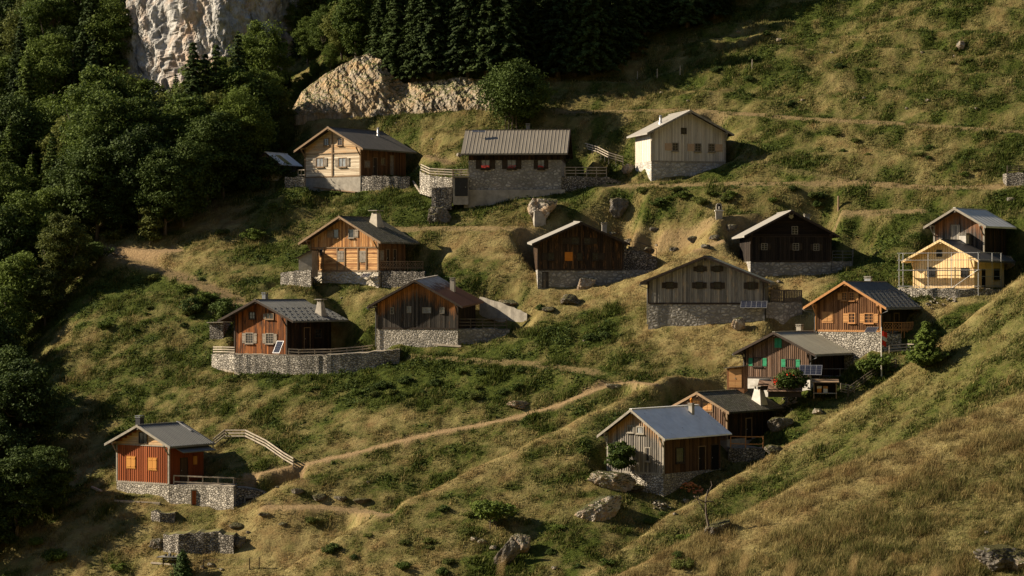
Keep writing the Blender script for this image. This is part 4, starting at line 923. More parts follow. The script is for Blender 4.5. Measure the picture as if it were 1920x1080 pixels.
def ground_mat():
    m = NM('meadow_ground', 0.95, 0.05); o = m.obj()
    a = m.new('ShaderNodeAttribute', attribute_name='dry'); d = m.new('ShaderNodeAttribute', attribute_name='dirt')
    n = m.noise(o, 1.9, 6, 0.72); dr = m.math('ADD', a.outputs['Fac'], m.math('MULTIPLY', m.math('SUBTRACT', n, 0.5), 0.7))
    dr = m.ramp(dr, [(0.22, 0.0), (0.85, 1.0)])
    c = grass_color(m, dr, o); c = m.mix(1.0, c, (0.82, 0.8, 0.78), 'MULTIPLY')
    n3 = m.noise(o, 4.5, 4, 0.7); dc = m.mix(m.ramp(n3, [(0.35, 0.0), (0.7, 1.0)]), (0.25, 0.175, 0.095), (0.15, 0.10, 0.05))
    c = m.mix(d.outputs['Fac'], c, dc); m.base(c)
    m.bump(m.math('ADD', n, m.math('MULTIPLY', n3, 0.5)), 0.22, 0.9); return m.m
M['ground'] = ground_mat()
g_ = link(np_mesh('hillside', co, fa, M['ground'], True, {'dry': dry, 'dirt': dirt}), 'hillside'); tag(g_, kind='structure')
def HT(X, Y, A=None):
    A = Z if A is None else A; X = np.asarray(X, float); Y = np.asarray(Y, float)
    i = np.clip(np.searchsorted(xs, X)-1, 0, nx-2); j = np.clip(np.searchsorted(ys, Y)-1, 0, ny-2)
    u = (X-xs[i])/(xs[i+1]-xs[i]); v = (Y-ys[j])/(ys[j+1]-ys[j])
    return (A[j, i]*(1-u)+A[j, i+1]*u)*(1-v)+(A[j+1, i]*(1-u)+A[j+1, i+1]*u)*v
def ground_at(px, py):
    Y = march(lambda a, b: HT(a, b), px, py, 60, 420, 0.25)
    if Y is None: Y = 300.0
    p = at(px, py, Y); p.z = float(HT(p.x, p.y)); return p
# ---------------------------------------------------------------- grass: tufts of single blades all over the slope
nr = np.random.default_rng(5)
def grass_mat():
    m = NM('grass_blades', 0.8, 0.08); o = m.obj()
    a = m.new('ShaderNodeAttribute', attribute_name='dry'); t = m.new('ShaderNodeAttribute', attribute_name='tone')
    c = grass_color(m, m.ramp(a.outputs['Fac'], [(0.25, 0.0), (0.8, 1.0)]), o)
    tn = m.math('MULTIPLY_ADD', t.outputs['Fac'], 1.35, 0.42); c = m.mix(1.0, c, m.comb(tn, tn, tn), 'MULTIPLY')
    tr = m.new('ShaderNodeBsdfTranslucent'); m.link(c, tr.inputs[0]); m.base(c)
    mx = m.new('ShaderNodeMixShader'); mx.inputs[0].default_value = 0.3; m.link(m.b.outputs[0], mx.inputs[1]); m.link(tr.outputs[0], mx.inputs[2])
    m.link(mx.outputs[0], m.n['Material Output'].inputs[0]); return m.m
M['grass'] = grass_mat()
def grass_patch(name, N, y0, y1, blades, h0, h1, wd, xr=None, thr=None):
    u = nr.random(N); Y = y0+(y1-y0)*u; 
    X = (nr.random(N)*2-1)*0.262*Y if xr is None else (xr[0]+nr.random(N)*(xr[1]-xr[0]))*Y
    zz = HT(X, Y); pX, pY = project(X, Y, zz)
    keep = (pX > -230) & (pX < 2400) & (pY > -120) & (pY < 1150)
    X, Y, zz = X[keep], Y[keep], zz[keep]
    i = np.clip(np.searchsorted(xs, X), 0, nx-1); j = np.clip(np.searchsorted(ys, Y), 0, ny-1)
    ok = (~NOG[j, i]) & (nr.random(len(X)) > dirt[j, i]*1.25)
    X, Y, zz, i, j = X[ok], Y[ok], zz[ok], i[ok], j[ok]
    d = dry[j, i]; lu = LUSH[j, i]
    clump = np.clip(0.5+1.2*fbm(X/2.6, Y/1.8, 3, 91)+1.0*fbm(X/0.7, Y/0.7, 2, 93), 0.05, 1.6)
    ok = nr.random(len(X)) < 0.25+0.75*clump
    X, Y, zz, d, lu, clump = X[ok], Y[ok], zz[ok], d[ok], lu[ok], clump[ok]
    n = len(X); hgt = (h0+(h1-h0)*clump*nr.random(n))*(1+0.35*lu*clump)
    d = d+0.45*(nr.random(n)-0.5)
    tt = np.clip(0.5+0.9*fbm(X/0.55, Y/0.5, 2, 191), 0, 1)*0.55+0.45*nr.random(n); d = d+0.5*(tt-0.5)
    n3 = n*blades; rep = lambda a: np.repeat(a, blades)
    sp = rep(0.16+0.12*clump)
    bx = rep(X)+(nr.random(n3)-.5)*sp*2; by = rep(Y)+(nr.random(n3)-.5)*sp*2; bz = HT(bx, by)-0.03
    H = rep(hgt)*(0.6+0.6*nr.random(n3)); th = nr.random(n3)*2*np.pi; lean = (0.15+0.45*nr.random(n3))*H
    tx = bx+np.cos(th)*lean+0.10*H; ty = by+np.sin(th)*lean-0.18*H; tz = bz+H
    w_ = wd*(0.6+0.8*nr.random(n3))*(1+0.9*rep(lu)); ph = nr.random(n3)*np.pi; cx, cy = np.cos(ph)*w_/2, np.sin(ph)*w_/2
    co_ = np.stack([np.stack([bx-cx, by-cy, bz], -1), np.stack([bx+cx, by+cy, bz], -1), np.stack([tx, ty, tz], -1)], 1).reshape(-1, 3)
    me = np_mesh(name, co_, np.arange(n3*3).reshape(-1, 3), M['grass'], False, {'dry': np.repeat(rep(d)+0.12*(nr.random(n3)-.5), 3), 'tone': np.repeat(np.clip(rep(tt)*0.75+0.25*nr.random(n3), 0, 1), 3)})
    o = link(me, name); tag(o, kind='stuff'); print(name, n3); return o
def G_(q, **k): return q
o = grass_patch('meadow_grass', 680000, 200, 350, 4, 0.08, 0.36, 0.07); tag(o, 'green and straw-coloured meadow grass covering the whole slope', 'grass')
o = grass_patch('tall_dry_grass', 400000, 138, 200, 5, 0.16, 0.52, 0.038, xr=(-0.03, 0.31)); tag(o, 'tall sunlit dry grass on the near slope at the lower right', 'grass')

# broad-leaved weeds: the lush green patches, low mounds of small leaves
def cards(P, Nn, size, asp=0.62):
    n = len(P); a = nr.normal(size=(n, 3)); u = np.cross(Nn, a); u /= np.linalg.norm(u, axis=1)[:, None]+1e-9; v = np.cross(Nn, u)
    s = size[:, None]; u = u*s; v = v*s*asp
    return np.stack([P-u, P+v, P+u, P-v], 1).reshape(-1, 3), np.arange(4*n).reshape(-1, 4)
def herbs(N):
    Y = 205+140*nr.random(N); X = (nr.random(N)*2-1)*0.225*Y; i = np.clip(np.searchsorted(xs, X), 0, nx-1); j = np.clip(np.searchsorted(ys, Y), 0, ny-1)
    m_ = 1.5*fbm(X/2.0, Y/1.5, 3, 131)+0.5*fbm(X/0.6, Y/0.6, 2, 133); lu = np.clip((1.1-dry[j, i]*1.9), 0, 1)*(~NOG[j, i])*(dirt[j, i] < 0.2)
    lu = lu*(Y > 225); hgt = np.clip(m_*0.42+0.08, 0, 0.5)*lu; ok = nr.random(N) < np.clip(hgt*3, 0, 1)*lu; X, Y, hgt = X[ok], Y[ok], hgt[ok]; n = len(X)
    P = np.stack([X, Y, HT(X, Y)+hgt*nr.random(n)**0.5], -1); Nn = nr.normal(size=(n, 3))*0.6+np.array([-0.1, -0.2, 0.8]); Nn /= np.linalg.norm(Nn, axis=1)[:, None]
    c, f = cards(P, Nn, 0.12*(0.5+0.9*nr.random(n))); o = link(np_mesh('meadow_herbs', c, f, M['herb'], False, {'tone': np.repeat(nr.random(n), 4)}), 'meadow_herbs')
    tag(o, 'dark green leafy weeds growing in lush patches on the slope', 'weeds', kind='stuff'); print('herbs', n)
# ---------------------------------------------------------------- trees
def leaf_mat(name, c1, c2, tr=0.25, stiff=0.6):
    m = NM(name, 0.75, 0.1); o = m.obj(); n = m.noise(o, 0.55, 4, 0.7); t = m.new('ShaderNodeAttribute', attribute_name='tone')
    oi = m.new('ShaderNodeObjectInfo'); f = m.math('ADD', m.math('MULTIPLY', n, 0.6), m.math('MULTIPLY', t.outputs['Fac'], 0.55)); f = m.math('ADD', f, m.math('MULTIPLY', oi.outputs['Random'], 0.5))
    c = m.mix(m.ramp(f, [(0.42, 0.0), (1.15, 1.0)]), c1, c2); m.base(c)
    b = m.new('ShaderNodeBsdfTranslucent'); m.link(c, b.inputs[0]); mx = m.new('ShaderNodeMixShader'); mx.inputs[0].default_value = tr
    m.link(m.b.outputs[0], mx.inputs[1]); m.link(b.outputs[0], mx.inputs[2]); m.link(mx.outputs[0], m.n['Material Output'].inputs[0]); return m.m
M['leaf'] = leaf_mat('broadleaf_leaves', (0.030, 0.052, 0.011), (0.105, 0.142, 0.026))
M['leaf_y'] = leaf_mat('yellowish_leaves', (0.040, 0.056, 0.013), (0.125, 0.138, 0.032))
M['leaf_d'] = leaf_mat('dark_leaves', (0.018, 0.032, 0.008), (0.06, 0.088, 0.018), 0.15)
M['needle'] = leaf_mat('spruce_needles', (0.014, 0.026, 0.008), (0.055, 0.082, 0.02), 0.1)
M['needle_l'] = leaf_mat('young_spruce_needles', (0.03, 0.05, 0.015), (0.07, 0.11, 0.03), 0.12)
M['herb'] = leaf_mat('weed_leaves', (0.024, 0.042, 0.008), (0.085, 0.11, 0.02), 0.2)
herbs(1200000)
M['bark'] = mat_plain('bark', (0.14, 0.11, 0.085), (0.06, 0.05, 0.04), 4, 0.95, bump=0.03, stretch=(1, 1, 0.3))
M['bark_pale'] = mat_plain('pale_bark', (0.30, 0.27, 0.23), (0.16, 0.14, 0.12), 4, 0.95, stretch=(1, 1, 0.3))
def cards(P, Nn, size, asp=0.62):
    """rhombic leaf cards at P facing Nn"""
    n = len(P); a = nr.normal(size=(n, 3)); u = np.cross(Nn, a); u /= np.linalg.norm(u, axis=1)[:, None]+1e-9; v = np.cross(Nn, u)
    s = size[:, None]; u = u*s; v = v*s*asp
    co_ = np.stack([P-u, P+v, P+u, P-v], 1).reshape(-1, 3); return co_, np.arange(4*n).reshape(-1, 4)
def tree_mesh_obj(root, co_, fa_, mat, name='crown'):
    me = np_mesh(name, co_, fa_, M[mat], False, {'tone': np.repeat(nr.random(len(fa_)), fa_.shape[1])}); return link(me, name, root)
def broadleaf(name, Ht, Rd, mat, n_clump, n_leaf, seed, leaf=0.26, low=0.22, trunk_mat='bark', squash=1.0, stems=1, clr=0.34):
    g = np.random.default_rng(seed); root = empty(name, (0, 0, 0))
    mb = MB(); rr = random.Random(seed); base_r = Ht*0.022/math.sqrt(stems)
    cz = Ht*(low+(1-low)*0.5); rz = Ht*(1-low)*0.5
    cl = []
    while len(cl) < n_clump:
        d = g.normal(size=3); d /= np.linalg.norm(d); r = g.random()**0.38
        z = d[2]*r; wd = 1-0.28*max(0, z)-0.25*max(0, -z)
        cl.append((d[0]*r*Rd*wd, d[1]*r*Rd*wd, cz+z*rz*squash, (clr+0.3*g.random())*Rd*0.8))
    for s in range(stems):
        ox = (rr.random()-.5)*Rd*0.5*(stems > 1); oy = (rr.random()-.5)*Rd*0.5*(stems > 1)
        pts = [(ox, oy, -0.6)]; 
        for i in range(1, 6): pts.append((ox+(rr.random()-.5)*0.05*Ht, oy+(rr.random()-.5)*0.05*Ht, Ht*0.16*i))
        mb.tube(pts, [base_r*(1-0.16*i)*1.0 for i in range(6)], 8)
        for c in cl[s::max(1, len(cl)//10)][:9]:
            k = rr.randint(1, 4); p = Vector(pts[k]); q = Vector(c[:3]); m_ = p.lerp(q, 0.5)+Vector((0, 0, -0.06*Ht))
            mb.tube([p, m_, q], [base_r*0.42, base_r*0.26, base_r*0.08], 5)
    mb.build('trunk', M[trunk_mat], root, True)
    per = n_leaf//n_clump; PP, NN = [], []
    for c in cl:
        d = g.normal(size=(per, 3)); d /= np.linalg.norm(d, axis=1)[:, None]; r = g.random(per)**0.45
        p = d*r[:, None]*c[3]*np.array([1.15, 1.15, 0.62])+np.array(c[:3]); PP.append(p)
        nn = d*0.5+g.normal(size=(per, 3))*0.45+np.array([0, 0, 0.55]); NN.append(nn/np.linalg.norm(nn, axis=1)[:, None])
    P = np.concatenate(PP); Nn = np.concatenate(NN)
    co_, fa_ = cards(P, Nn, leaf*(0.6+0.8*g.random(len(P)))); tree_mesh_obj(root, co_, fa_, mat); return root
def spruce(name, Ht, Rd, mat, seed, tiers=26, leaf=0.24, dens=1.0, droop=0.35):
    g = np.random.default_rng(seed); root = empty(name, (0, 0, 0)); mb = MB()
    mb.tube([(0, 0, -0.6), (0, 0, Ht*0.5), (0, 0, Ht*0.98)], [Ht*0.02, Ht*0.012, 0.02], 8); PP, NN = [], []
    for t in range(tiers):
        f = t/tiers; z = Ht*(0.06+0.92*f); R_ = Rd*(1-f)**0.82*(0.85+0.3*g.random())+0.12; nb = int(5+7*(1-f))
        for b in range(nb):
            a = 2*np.pi*(b+g.random()*0.8)/nb; L_ = R_*(0.7+0.45*g.random()); n = int(max(8, 22*L_*dens)); s = g.random(n)**0.8
            dz = L_*(0.18*s-droop*s*s)+z; ww = (0.34*(1-s)*L_+0.10)*(g.random(n)*2-1)
            x = np.cos(a)*s*L_-np.sin(a)*ww; y = np.sin(a)*s*L_+np.cos(a)*ww
            PP.append(np.stack([x, y, dz-0.18*np.abs(ww)+g.normal(size=n)*0.07], -1)); q = np.stack([np.cos(a)*0.5+0*s, np.sin(a)*0.5+0*s, 0.9+0*s], -1)+g.normal(size=(n, 3))*0.35
            NN.append(q/np.linalg.norm(q, axis=1)[:, None])
            if b % 2 == 0 and L_ > 0.5: mb.tube([(0, 0, z), (math.cos(a)*L_*0.8, math.sin(a)*L_*0.8, z+L_*(0.144-droop*0.64))], [0.04, 0.01], 4)
    mb.build('trunk', M['bark'], root)
    P = np.concatenate(PP); Nn = np.concatenate(NN); co_, fa_ = cards(P, Nn, leaf*(0.6+0.7*g.random(len(P))), 0.5); tree_mesh_obj(root, co_, fa_, mat); return root
def copy_tree(o, parent=None):
    c = o.copy(); COL.objects.link(c); c.parent = parent
    for ch in list(o.children): copy_tree(ch, c)
    return c
PROTO = {}
def proto(key, fn, *a, **k): PROTO[key] = (fn, a, k, None)
used = {}
def plant(key, p, s=1.0, rz=None, label=None, cat='tree', group=None, tilt=0.0):
    if key not in used:
        fn, a, k, _ = PROTO[key]; r = fn(*a, **k); used[key] = r
    else: r = copy_tree(used[key])
    rz = rng.random()*6.28 if rz is None else rz
    r.location = p; r.scale = (s, s, s*(0.94+0.12*rng.random())); r.rotation_euler = (tilt, 0, rz)
    for kk in ('label', 'category', 'group'):
        if kk in r: del r[kk]
    return tag(r, label, cat, group)
for i in range(4): proto('b%d' % i, broadleaf, 'broadleaf_tree', 12.5+i, 3.3+0.35*i, ['leaf', 'leaf_y', 'leaf', 'leaf'][i], 150, 26000, 100+i, 0.155, 0.16, clr=0.2)
for i in range(2): proto('y%d' % i, broadleaf, 'broadleaf_tree', 10.0, 3.4, 'leaf_y', 120, 20000, 140+i, 0.15, 0.14, clr=0.2)
for i in range(2): proto('d%d' % i, broadleaf, 'broadleaf_tree', 12.0, 4.0, 'leaf_d', 130, 22000, 160+i, 0.16, 0.12, clr=0.2)
for i in range(3): proto('s%d' % i, spruce, 'spruce_tree', 15.0, 3.0, 'needle', 200+i, 34, 0.17, 2.4)
proto('sl', spruce, 'spruce_tree', 13.0, 2.6, 'leaf', 210, 28, 0.17, 2.2, 0.2)
proto('thin', spruce, 'spruce_tree', 11.0, 1.5, 'needle', 220, 24, 0.22, 0.9, 0.3)
# round lone tree behind the stone house
proto('round', broadleaf, 'round_tree', 8.6, 4.3, 'leaf_d', 150, 30000, 300, 0.14, 0.12, 'bark', 1.0, 4, 0.26)

def forest():
    pts = []; R_ = random.Random(11)
    def far_enough(p, d): return all((p.x-q.x)**2+(p.y-q.y)**2 > d*d for q in pts)
    def put(px, py, keys, s, lab, grp, dmin=3.2, name=None):
        p = ground_at(px, py)
        if not far_enough(p, dmin): return False
        pts.append(p); key = R_.choice(keys)
        if grp in (LG, LC):
            reg = 'at the far left edge' if px < 70 else ('in the upper left corner' if py < 150 and px < 230 else ('right under the grey cliff' if py < 330 and px > 200 else ('just above the mouth of the wood path' if py > 330 and px > 150 else ('behind the small shed' if px > 430 else 'in the middle of the left wood'))))
            kind = {'b': 'full green broadleaf tree', 'y': 'yellowish broadleaf tree', 'd': 'dark broadleaf tree', 's': 'pointed conifer', 't': 'very slim conifer'}[key[0]]
            lab2 = kind+' '+reg; grp2 = kind+'s '+reg
        else: lab2, grp2 = lab, grp
        plant(key, p-Vector((0, 0, 0.3)), s*(0.85+0.35*R_.random()), label=lab2, group=grp2); return True
    LC = 'conifers scattered in the left wood'
    LB, LG = 'broadleaf tree in the dense wood on the left', 'trees of the wood on the left'
    # edge of the wood, chosen by hand: base pixel, species, scale
    for px, py, k, s in ((36, 640, 'b0', .8), (85, 610, 'y0', .7), (10, 690, 'b2', .8), (120, 560, 'b1', .75), (40, 560, 'b3', 1.0), (150, 520, 'y1', .6), (95, 520, 'b0', .9), (180, 455, 'd0', .9), (140, 470, 'd1', .95),
                         (225, 440, 'd1', .85), (262, 430, 'd0', .9), (310, 440, 'd0', .8), (345, 425, 'd1', .85), (385, 390, 'd1', .9), (420, 370, 'd0', .85), (455, 345, 'b3', .85), (478, 322, 'd0', .45), (500, 300, 'd1', .4),
                         (528, 285, 'b1', .32), (515, 262, 'b0', .4), (440, 320, 'b2', .95), (400, 345, 'b1', .95), (350, 370, 'b0', 1.0), (300, 390, 'sl', 1.0), (250, 400, 'b2', 1.0), (195, 420, 'b3', 1.1), (130, 430, 'b1', 1.05), (60, 470, 'sl', 1.1), (15, 500, 'b2', 1.0), (10, 590, 'd1', 1.0)):
        put(px, py, [k], s, LB if k != 'sl' else 'slender conifer at the edge of the wood on the left', LG if k != 'sl' else 'conifers at the edge of the wood', 1.5)
    # inner wood
    for px in range(-120, 560, 26):
        for py in range(-150, 470, 24):
            x = px+R_.uniform(-12, 12); y = py+R_.uniform(-11, 11)
            edge = np.interp(x, [-120, 60, 200, 350, 440, 480, 560], [520, 470, 420, 375, 320, 240, 150])
            if y > edge: continue
            if 205 < x < 545 and y < 305 - max(0, x-420)*0.25: continue           # cliff and its foot
            if x > 500 and y < 100: pass
            k = R_.choice(['b0', 'b1', 'b2', 'b3', 'y0', 'y1', 'd0', 'd1', 'sl', 'sl', 's0', 's1', 'thin'])
            put(x, y, [k], (1.0 if x < 400 else 0.6)*(1.15 if k[0] in 'st' else 1.0), LB if k[0] in 'byd' else 'conifer among the broadleaf trees of the left wood', LG if k[0] in 'byd' else 'conifers scattered in the left wood', 4.6)
    # trees in front of the foot of the cliff
    for px, py, k, s in ((240, 300, 'b1', .85), (275, 318, 'b2', .9), (315, 322, 'b3', .85), (350, 315, 'y1', .85), (385, 300, 'b0', .9), (420, 280, 'b2', .9), (455, 262, 'b1', .9), (490, 240, 'b3', .9), (330, 280, 's0', .75), (440, 235, 'y0', .8), (395, 262, 'y1', .7), (215, 250, 'b0', .9), (212, 180, 'b3', .9)):
        put(px, py, [k], s, 'broadleaf tree crowding the foot of the grey cliff' if k[0] != 's' else 'conifer at the foot of the grey cliff', 'trees at the foot of the cliff', 1.5)
    # dark spruce stand above the rock band and lighter broadleaves at its left end
    for px, py, k, s in ((532, 190, 'b0', .35), (578, 122, 'b2', .5), (610, 112, 'b3', .6), (642, 112, 'y1', .85), (668, 118, 'b0', .8), (600, 75, 'b1', .75), (650, 70, 'b2', .95), (560, 90, 'b3', .5), (690, 90, 'b1', .9), (520, 80, 'y1', .4), (510, 40, 'b0', .6), (560, 30, 'b2', .8), (620, 20, 'b1', 1), (680, 30, 'b3', 1)):
        put(px, py, [k], s, 'bright broadleaf tree above the left end of the ochre rock face', 'broadleaf trees above the rock face', 1.5)
    for px, py, k, s in ((540, 222, 'b1', .2), (552, 205, 'd0', .25), (560, 186, 'b2', .25), (572, 168, 'y0', .3), (590, 150, 'b0', .28), (530, 240, 'd1', .3), (548, 238, 'y1', .2), (620, 132, 'b3', .25)):
        put(px, py, [k], s, 'low leafy bush at the left edge of the ochre rock face', 'bushes at the left edge of the rock face', 0.8)
    ORD = ['first', 'second', 'third', 'fourth', 'fifth', 'sixth', 'seventh', 'eighth', 'ninth', 'tenth', 'eleventh', 'twelfth', 'thirteenth', 'fourteenth', 'fifteenth']; oi_ = 0
    for px, py, s in ((712, 128, .85), (742, 142, .95), (775, 150, 1.0), (810, 142, 1.05), (843, 135, 1.0), (878, 138, 1.05), (912, 140, 1.05), (945, 138, 1.1), (978, 140, 1.05), (1012, 140, 1.1), (1045, 143, 1.1), (1078, 140, 1.1), (1110, 138, 1.05), (1140, 120, 1.0), (1165, 105, 1.05)):
        put(px, py, ['s0', 's1', 's2'], s, ORD[oi_]+' spruce from the left in the front row above the ochre rock face', 'dark spruces above the rock face', 1.2); oi_ += 1
    for px in range(700, 1420, 34):
        for py in range(-180, 110, 30):
            x = px+R_.uniform(-14, 14); y = py+R_.uniform(-12, 12)
            if y > np.interp(x, [700, 1130, 1200, 1300, 1420], [115, 115, 95, 58, 12]): continue
            put(x, y, ['s0', 's1', 's2'], 1.05, 'dark spruce deep in the shaded stand at the top', 'spruces of the shaded stand', 3.4)
    for px, top, k in ((238, 168, 'b0'), (262, 150, 'b2'), (290, 142, 'y0'), (318, 138, 'b3'), (345, 122, 'b1'), (300, 165, 's0'), (372, 118, 's1'), (395, 128, 'y1'), (420, 100, 'b2'), (362, 8, 's0'), (385, 45, 'thin'), (446, 18, 's1'), (470, 100, 'b0'), (500, 110, 'b3'), (525, 150, 'b1'), (405, 20, 'thin'), (232, 205, 'y1'), (205, 120, 'b2'), (190, 60, 'b3'), (455, 110, 'y0'), (350, 150, 'b0')):
        Yt = 314.0+R_.uniform(-2, 2); X = (px-960)/F*Yt; zg = float(HT(X, Yt)); zt = (540-top)/F*Yt; Hn = {'b0': 12.5, 'b1': 13.5, 'b2': 14.5, 'b3': 15.5, 'y0': 10, 'y1': 10, 's0': 15, 's1': 15, 'thin': 11}[k]
        plant(k, Vector((X, Yt, zg-0.3)), (zt-zg)/Hn*0.86, label='tall broadleaf tree rising in front of the grey cliff' if k[0] in 'by' else 'slim conifer rising in front of the grey cliff', group='trees rising in front of the cliff' if k[0] in 'by' else 'conifers in front of the cliff')
    return pts
FP = forest()
p = ground_at(965, 244); plant('round', p, 1.0, 0.4, 'round dense tree standing alone behind the long stone house')
o = used['round']
# lower left: dark trees nearer the camera, and those beside the frame that shade the meadow
for px, py, k, s in ((40, 880, 'd0', 1.0), (-40, 900, 'd1', 1.1), (100, 960, 'd1', .55), (30, 1010, 'd0', .8), (-60, 1040, 'd0', 1.1), (-70, 760, 'b1', 1.1), (-20, 740, 'd0', 0.9), (70, 960, 'd0', .6), (-10, 960, 'd1', .9), (20, 820, 'd1', .9), (-130, 860, 'd1', 1.2), (-140, 980, 'd0', 1.2)):
    Yg = march(H_base, max(px, 1), py); X = (px-960)/F*Yg; pz = Vector((X, Yg, float(HT(X, Yg))-0.3))
    plant(k, pz, s, label='dark broadleaf tree in deep shade at the lower left edge', group='shaded trees at the lower left edge')
# ---------------------------------------------------------------- rock
M['cliff'] = mat_rock('cliff_limestone', (0.47, 0.455, 0.43), (0.11, 0.11, 0.11), (0.52, 0.34, 0.21), 0.2, 0.57)
M['ochre'] = mat_rock('ochre_rock', (0.40, 0.345, 0.265), (0.12, 0.10, 0.08), (0.45, 0.30, 0.14), 0.45, 0.5, (0.08, 0.085, 0.03))
M['rock'] = mat_rock('boulder_stone', (0.46, 0.42, 0.36), (0.15, 0.13, 0.11), (0.42, 0.25, 0.11), 0.7, 0.5, moss=(0.07, 0.07, 0.03))
M['rock_d'] = mat_rock('dark_boulder_stone', (0.24, 0.22, 0.19), (0.05, 0.045, 0.04), (0.22, 0.15, 0.08), 0.9, 0.55, moss=(0.07, 0.065, 0.025))
def craggy(P, sc_, seed, oct=6):
    p = Vector(P)*sc_+Vector((seed*7.1, seed*3.3, seed*1.7)); return mnoise.ridged_multi_fractal(p, 0.9, 2.1, oct, 1.0, 2.0, noise_basis='PERLIN_ORIGINAL')
def cell(P, sc_, seed): 
    d, _ = mnoise.voronoi(Vector(P)*sc_+Vector((seed, seed*2.1, 0))); return d[1]-d[0]
def cliff(name, cx, cy, rx, ry, z0, z1, seed, mat, amp=2.0, lean=0.12, nu=200, nv=150, yaw=0.0):
    mb = MB(); V = []
    for j in range(nv):
        v = j/(nv-1); z = z0+(z1-z0)*v; k = (1-lean*v)*(1 if v < 0.93 else max(0.05, math.sqrt(max(0, 1-((v-0.93)/0.07)**2))))
        for i in range(nu):
            t = 2*math.pi*i/nu; c, s = math.cos(t), math.sin(t); e = 0.62
            x = rx*k*math.copysign(abs(c)**e, c); y = ry*k*math.copysign(abs(s)**e, s); n = Vector((c/rx, s/ry, 0.02)).normalized()
            q = Vector((x+z*0.25, y, z*0.55)); d = craggy(q, 0.12, seed, 7)*1.0-1.0; u_ = (x+z*0.45, y, z*0.42-x*0.28); d2 = cell(u_, 0.14, seed)+0.55*cell(u_, 0.36, seed+2)+0.28*cell(u_, 0.9, seed+5)
            d3 = mnoise.fractal(q*0.9, 0.7, 2.0, 5)+1.6*mnoise.fractal(q*0.07, 1, 2, 2)
            dd = amp*(0.6*d+0.95*d2+0.22*d3)*(1 if v > 0.02 else 0)
            X_, Y_ = x+n.x*dd, y+n.y*dd; V.append((cx+X_*math.cos(yaw)-Y_*math.sin(yaw), cy+X_*math.sin(yaw)+Y_*math.cos(yaw)+v*lean*4, z+0.4*d))
    F_ = []
    for j in range(nv-1):
        for i in range(nu): i2 = (i+1) % nu; F_.append((j*nu+i, j*nu+i2, (j+1)*nu+i2, (j+1)*nu+i))
    F_.append(tuple((nv-1)*nu+i for i in range(nu))); F_.append(tuple(nu-1-i for i in range(nu)))
    me = bpy.data.meshes.new(name); me.from_pydata(V, [], F_); me.materials.append(M[mat]); o = link(me, name); return o
cY = 342.0
cxm = lambda px: (px-960)/F*cY
o = cliff('cliff', cxm(362), cY+5, 11.5, 5.0, 16, 58, 3, 'cliff', 1.7, 0.05, 340, 260, R(-36)); tag(o, kind='structure')
o = cliff('cliff', cxm(478), cY+3, 5.6, 4.5, 16, 54, 8, 'cliff', 1.5, 0.04, 180, 200, R(-36)); tag(o, kind='structure')
# rock band behind the upper chalets: a craggy face standing in front of the step of the land
def rock_band():
    bot = [(538, 222), (560, 219), (620, 219), (700, 217), (780, 212), (860, 207), (925, 204)]
    top = [(550, 200), (566, 172), (600, 146), (640, 122), (690, 98), (712, 112), (730, 140), (760, 156), (800, 150), (860, 143), (905, 147), (925, 152)]
    n, k = 420, 70; V = []; L_ = [b[0] for b in bot]
    for i in range(n):
        px = 538+(925-538)*i/(n-1); pb = np.interp(px, [b[0] for b in bot], [b[1] for b in bot]); pt = np.interp(px, [b[0] for b in top], [b[1] for b in top])
        Xg = (px-960)/F*312; Yb = float(np.interp(Xg, [-30, -15, -3, 4], [318.3, 312.5, 306.4, 303]))-0.6
        for j in range(k):
            v = j/(k-1); e = math.sin(math.pi*min(1, i/25))*0.5+0.5
            Y = Yb-0.5*math.sin(math.pi*min(v*1.15, 1))*min(1, i/20)+3.2*v**1.3+(2.5 if v > 0.97 else 0)+(3*(1-i/14) if i < 14 else 0)
            z = (540-(pb*(1-v)+pt*v))/F*Y-(1.2 if j == 0 else 0)
            x = (px-960)/F*Y; q = Vector((x+z*0.6, Y, z-x*0.35))
            d = 0.6*(craggy(q, 0.2, 5, 6)-1.0)+0.75*cell((x+z*0.7, Y*0.4, z*0.4), 0.4, 4)+0.28*cell((x+z*0.9, Y*0.4, z*0.4), 1.1, 8)+0.22*mnoise.fractal(q*1.8, 0.7, 2.0, 4)
            V.append((x+0.3*d, Y-d*0.9, z+0.25*d))
    F_ = [(i*k+j, (i+1)*k+j, (i+1)*k+j+1, i*k+j+1) for i in range(n-1) for j in range(k-1)]
    m0 = len(V)                    # back sheet closes it
    for i in range(n):
        for j in (0, k-1):
            x, y, z = V[i*k+j]; V.append((x, y+4.5, z-0.5))
    for i in range(n-1):
        a, b = m0+2*i, m0+2*i+2; F_ += [(i*k, a, b, (i+1)*k), (i*k+k-1, (i+1)*k+k-1, b+1, a+1), (a, a+1, b+1, b)]
    me = bpy.data.meshes.new('rock_face'); me.from_pydata(V, [], F_); me.materials.append(M['ochre']); o = link(me, 'rock_face'); tag(o, kind='structure')
rock_band()
